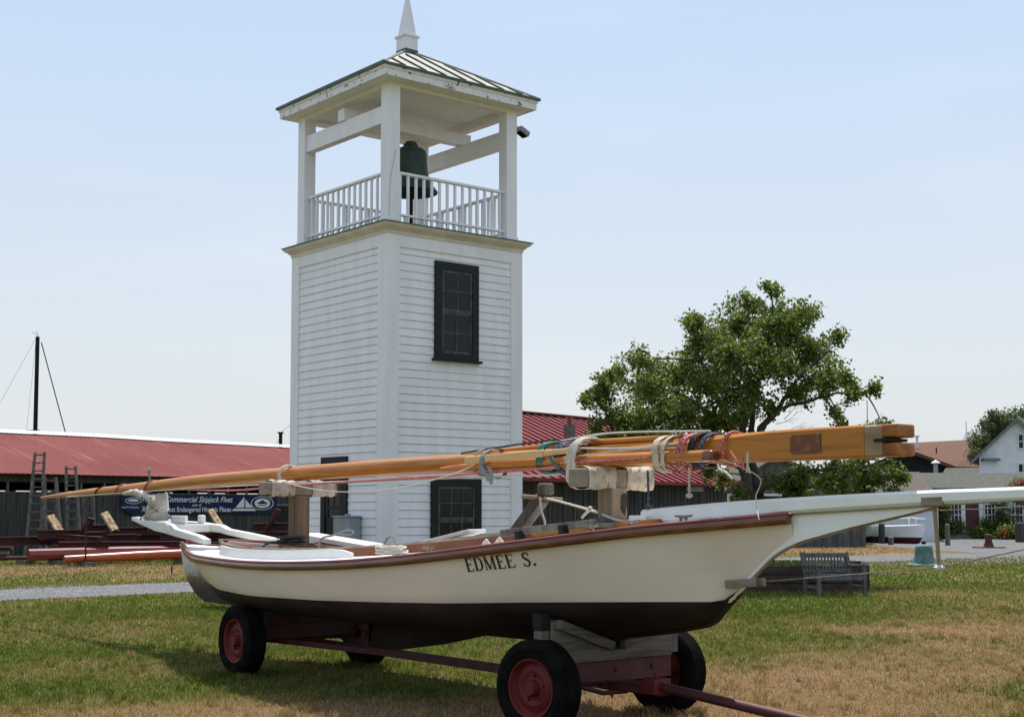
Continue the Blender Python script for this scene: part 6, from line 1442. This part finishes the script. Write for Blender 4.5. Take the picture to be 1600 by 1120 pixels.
far_tree('garden_tree', 'broad green tree rising behind the white house', 96, [(1530, 690, 16), (1548, 668, 18), (1568, 660, 20), (1590, 655, 22), (1615, 650, 25), (1560, 690, 24), (1590, 690, 26), (1525, 712, 10), (1553, 650, 9), (1620, 680, 28), (1640, 665, 24), (1540, 705, 14), (1575, 672, 22), (1600, 665, 22), (1548, 690, 18)], 1590, 4, 1.7)
# pole beyond the tree and little church spire
g = gp(1358, 110); zt = P(0, 625, 110).z
tag(MB().tube([g, g+ZU*zt], [.10, .05], 6).build('flag_pole', 'siding_far', None), 'thin pale pole rising above the far roofs right of the tree', 'pole')
g = gp(1513, 160); z0 = P(0, 690, 160).z; zt = P(0, 672, 160).z
tag(MB().lathe([(1.0, 0), (1.0, z0-1), (.7, z0), (.0, zt)], g, n=8).tube([g+ZU*(zt-.2), g+ZU*(zt+1.0)], .06, 5).build('church_spire', 'siding_far', None), 'tiny grey church spire above the brown roof', 'spire')
# far treeline closing the horizon
L = []; r_ = random.Random(5)
for i in range(9000):
    x = r_.uniform(-160, 200); hgt = 3.0+1.3*noise.noise(V((x*.06, 0, 0)))+.8*noise.noise(V((x*.3, 3, 0))); L.append((x, 225+r_.uniform(-4, 4), r_.uniform(0, 1)**.7*hgt))
tl = leaf_mesh('distant_woods', 'leaf_far', L, 1.5); tag(tl, 'low dark line of woods along the horizon', 'woods', kind='stuff')

# ------------------------------------------------------------------ light
w = bpy.data.worlds.new('World'); scene.world = w; w.use_nodes = True; nt = w.node_tree
sky = nt.nodes.new('ShaderNodeTexSky'); sky.sky_type = 'NISHITA'; sky.sun_disc = False; sky.sun_elevation = SUNEL; sky.sun_rotation = math.atan2(SUNH.x, SUNH.y)
sky.air_density = 1.2; sky.dust_density = 2.2; sky.ozone_density = 2.0; sky.altitude = 0
bg = nt.nodes['Background']
tc = nt.nodes.new('ShaderNodeTexCoord'); sx = nt.nodes.new('ShaderNodeSeparateXYZ'); nt.links.new(tc.outputs['Generated'], sx.inputs[0])
hz = ramp(nt, sx.outputs['Z'], [(0, (7.2, 7.4, 7.6)), (.10, (7.0, 7.5, 8.0)), (.42, (4.9, 6.6, 8.9)), (1, (5.6, 6.0, 7.2))])
mx = nt.nodes.new('ShaderNodeMix'); mx.data_type = 'RGBA'; mx.inputs['Factor'].default_value = .8
cn = nt.nodes.new('ShaderNodeTexNoise'); cn.inputs['Scale'].default_value = 3.0; cn.inputs['Detail'].default_value = 6
mpn = nt.nodes.new('ShaderNodeMapping'); mpn.inputs['Scale'].default_value = (1, 1, 5); nt.links.new(tc.outputs['Generated'], mpn.inputs['Vector']); nt.links.new(mpn.outputs['Vector'], cn.inputs['Vector'])
nt.links.new(sky.outputs[0], mx.inputs['A']); nt.links.new(hz, mx.inputs['B'])
cr = ramp(nt, cn.outputs['Fac'], [(.50, (1, 1, 1)), (.80, (1.08, 1.06, 1.04))])
mm = nt.nodes.new('ShaderNodeMix'); mm.data_type = 'RGBA'; mm.blend_type = 'MULTIPLY'; mm.inputs['Factor'].default_value = 1
nt.links.new(mx.outputs['Result'], mm.inputs['A']); nt.links.new(cr, mm.inputs['B']); nt.links.new(mm.outputs['Result'], bg.inputs['Color']); bg.inputs['Strength'].default_value = .093
sl = bpy.data.lights.new('sun', 'SUN'); sl.energy = 4.9; sl.angle = R_(.53); sl.color = (1, .96, .90)
so_ = bpy.data.objects.new('sun', sl); col.objects.link(so_); so_.location = (0, 0, 30)
dv = V((SUNH.x*math.cos(SUNEL), SUNH.y*math.cos(SUNEL), math.sin(SUNEL))); so_.rotation_euler = dv.to_track_quat('Z', 'Y').to_euler()
vs = scene.view_settings; vs.view_transform = 'Standard'; vs.look = 'None'; vs.exposure = .30; vs.gamma = 1; vs.use_curve_mapping = False
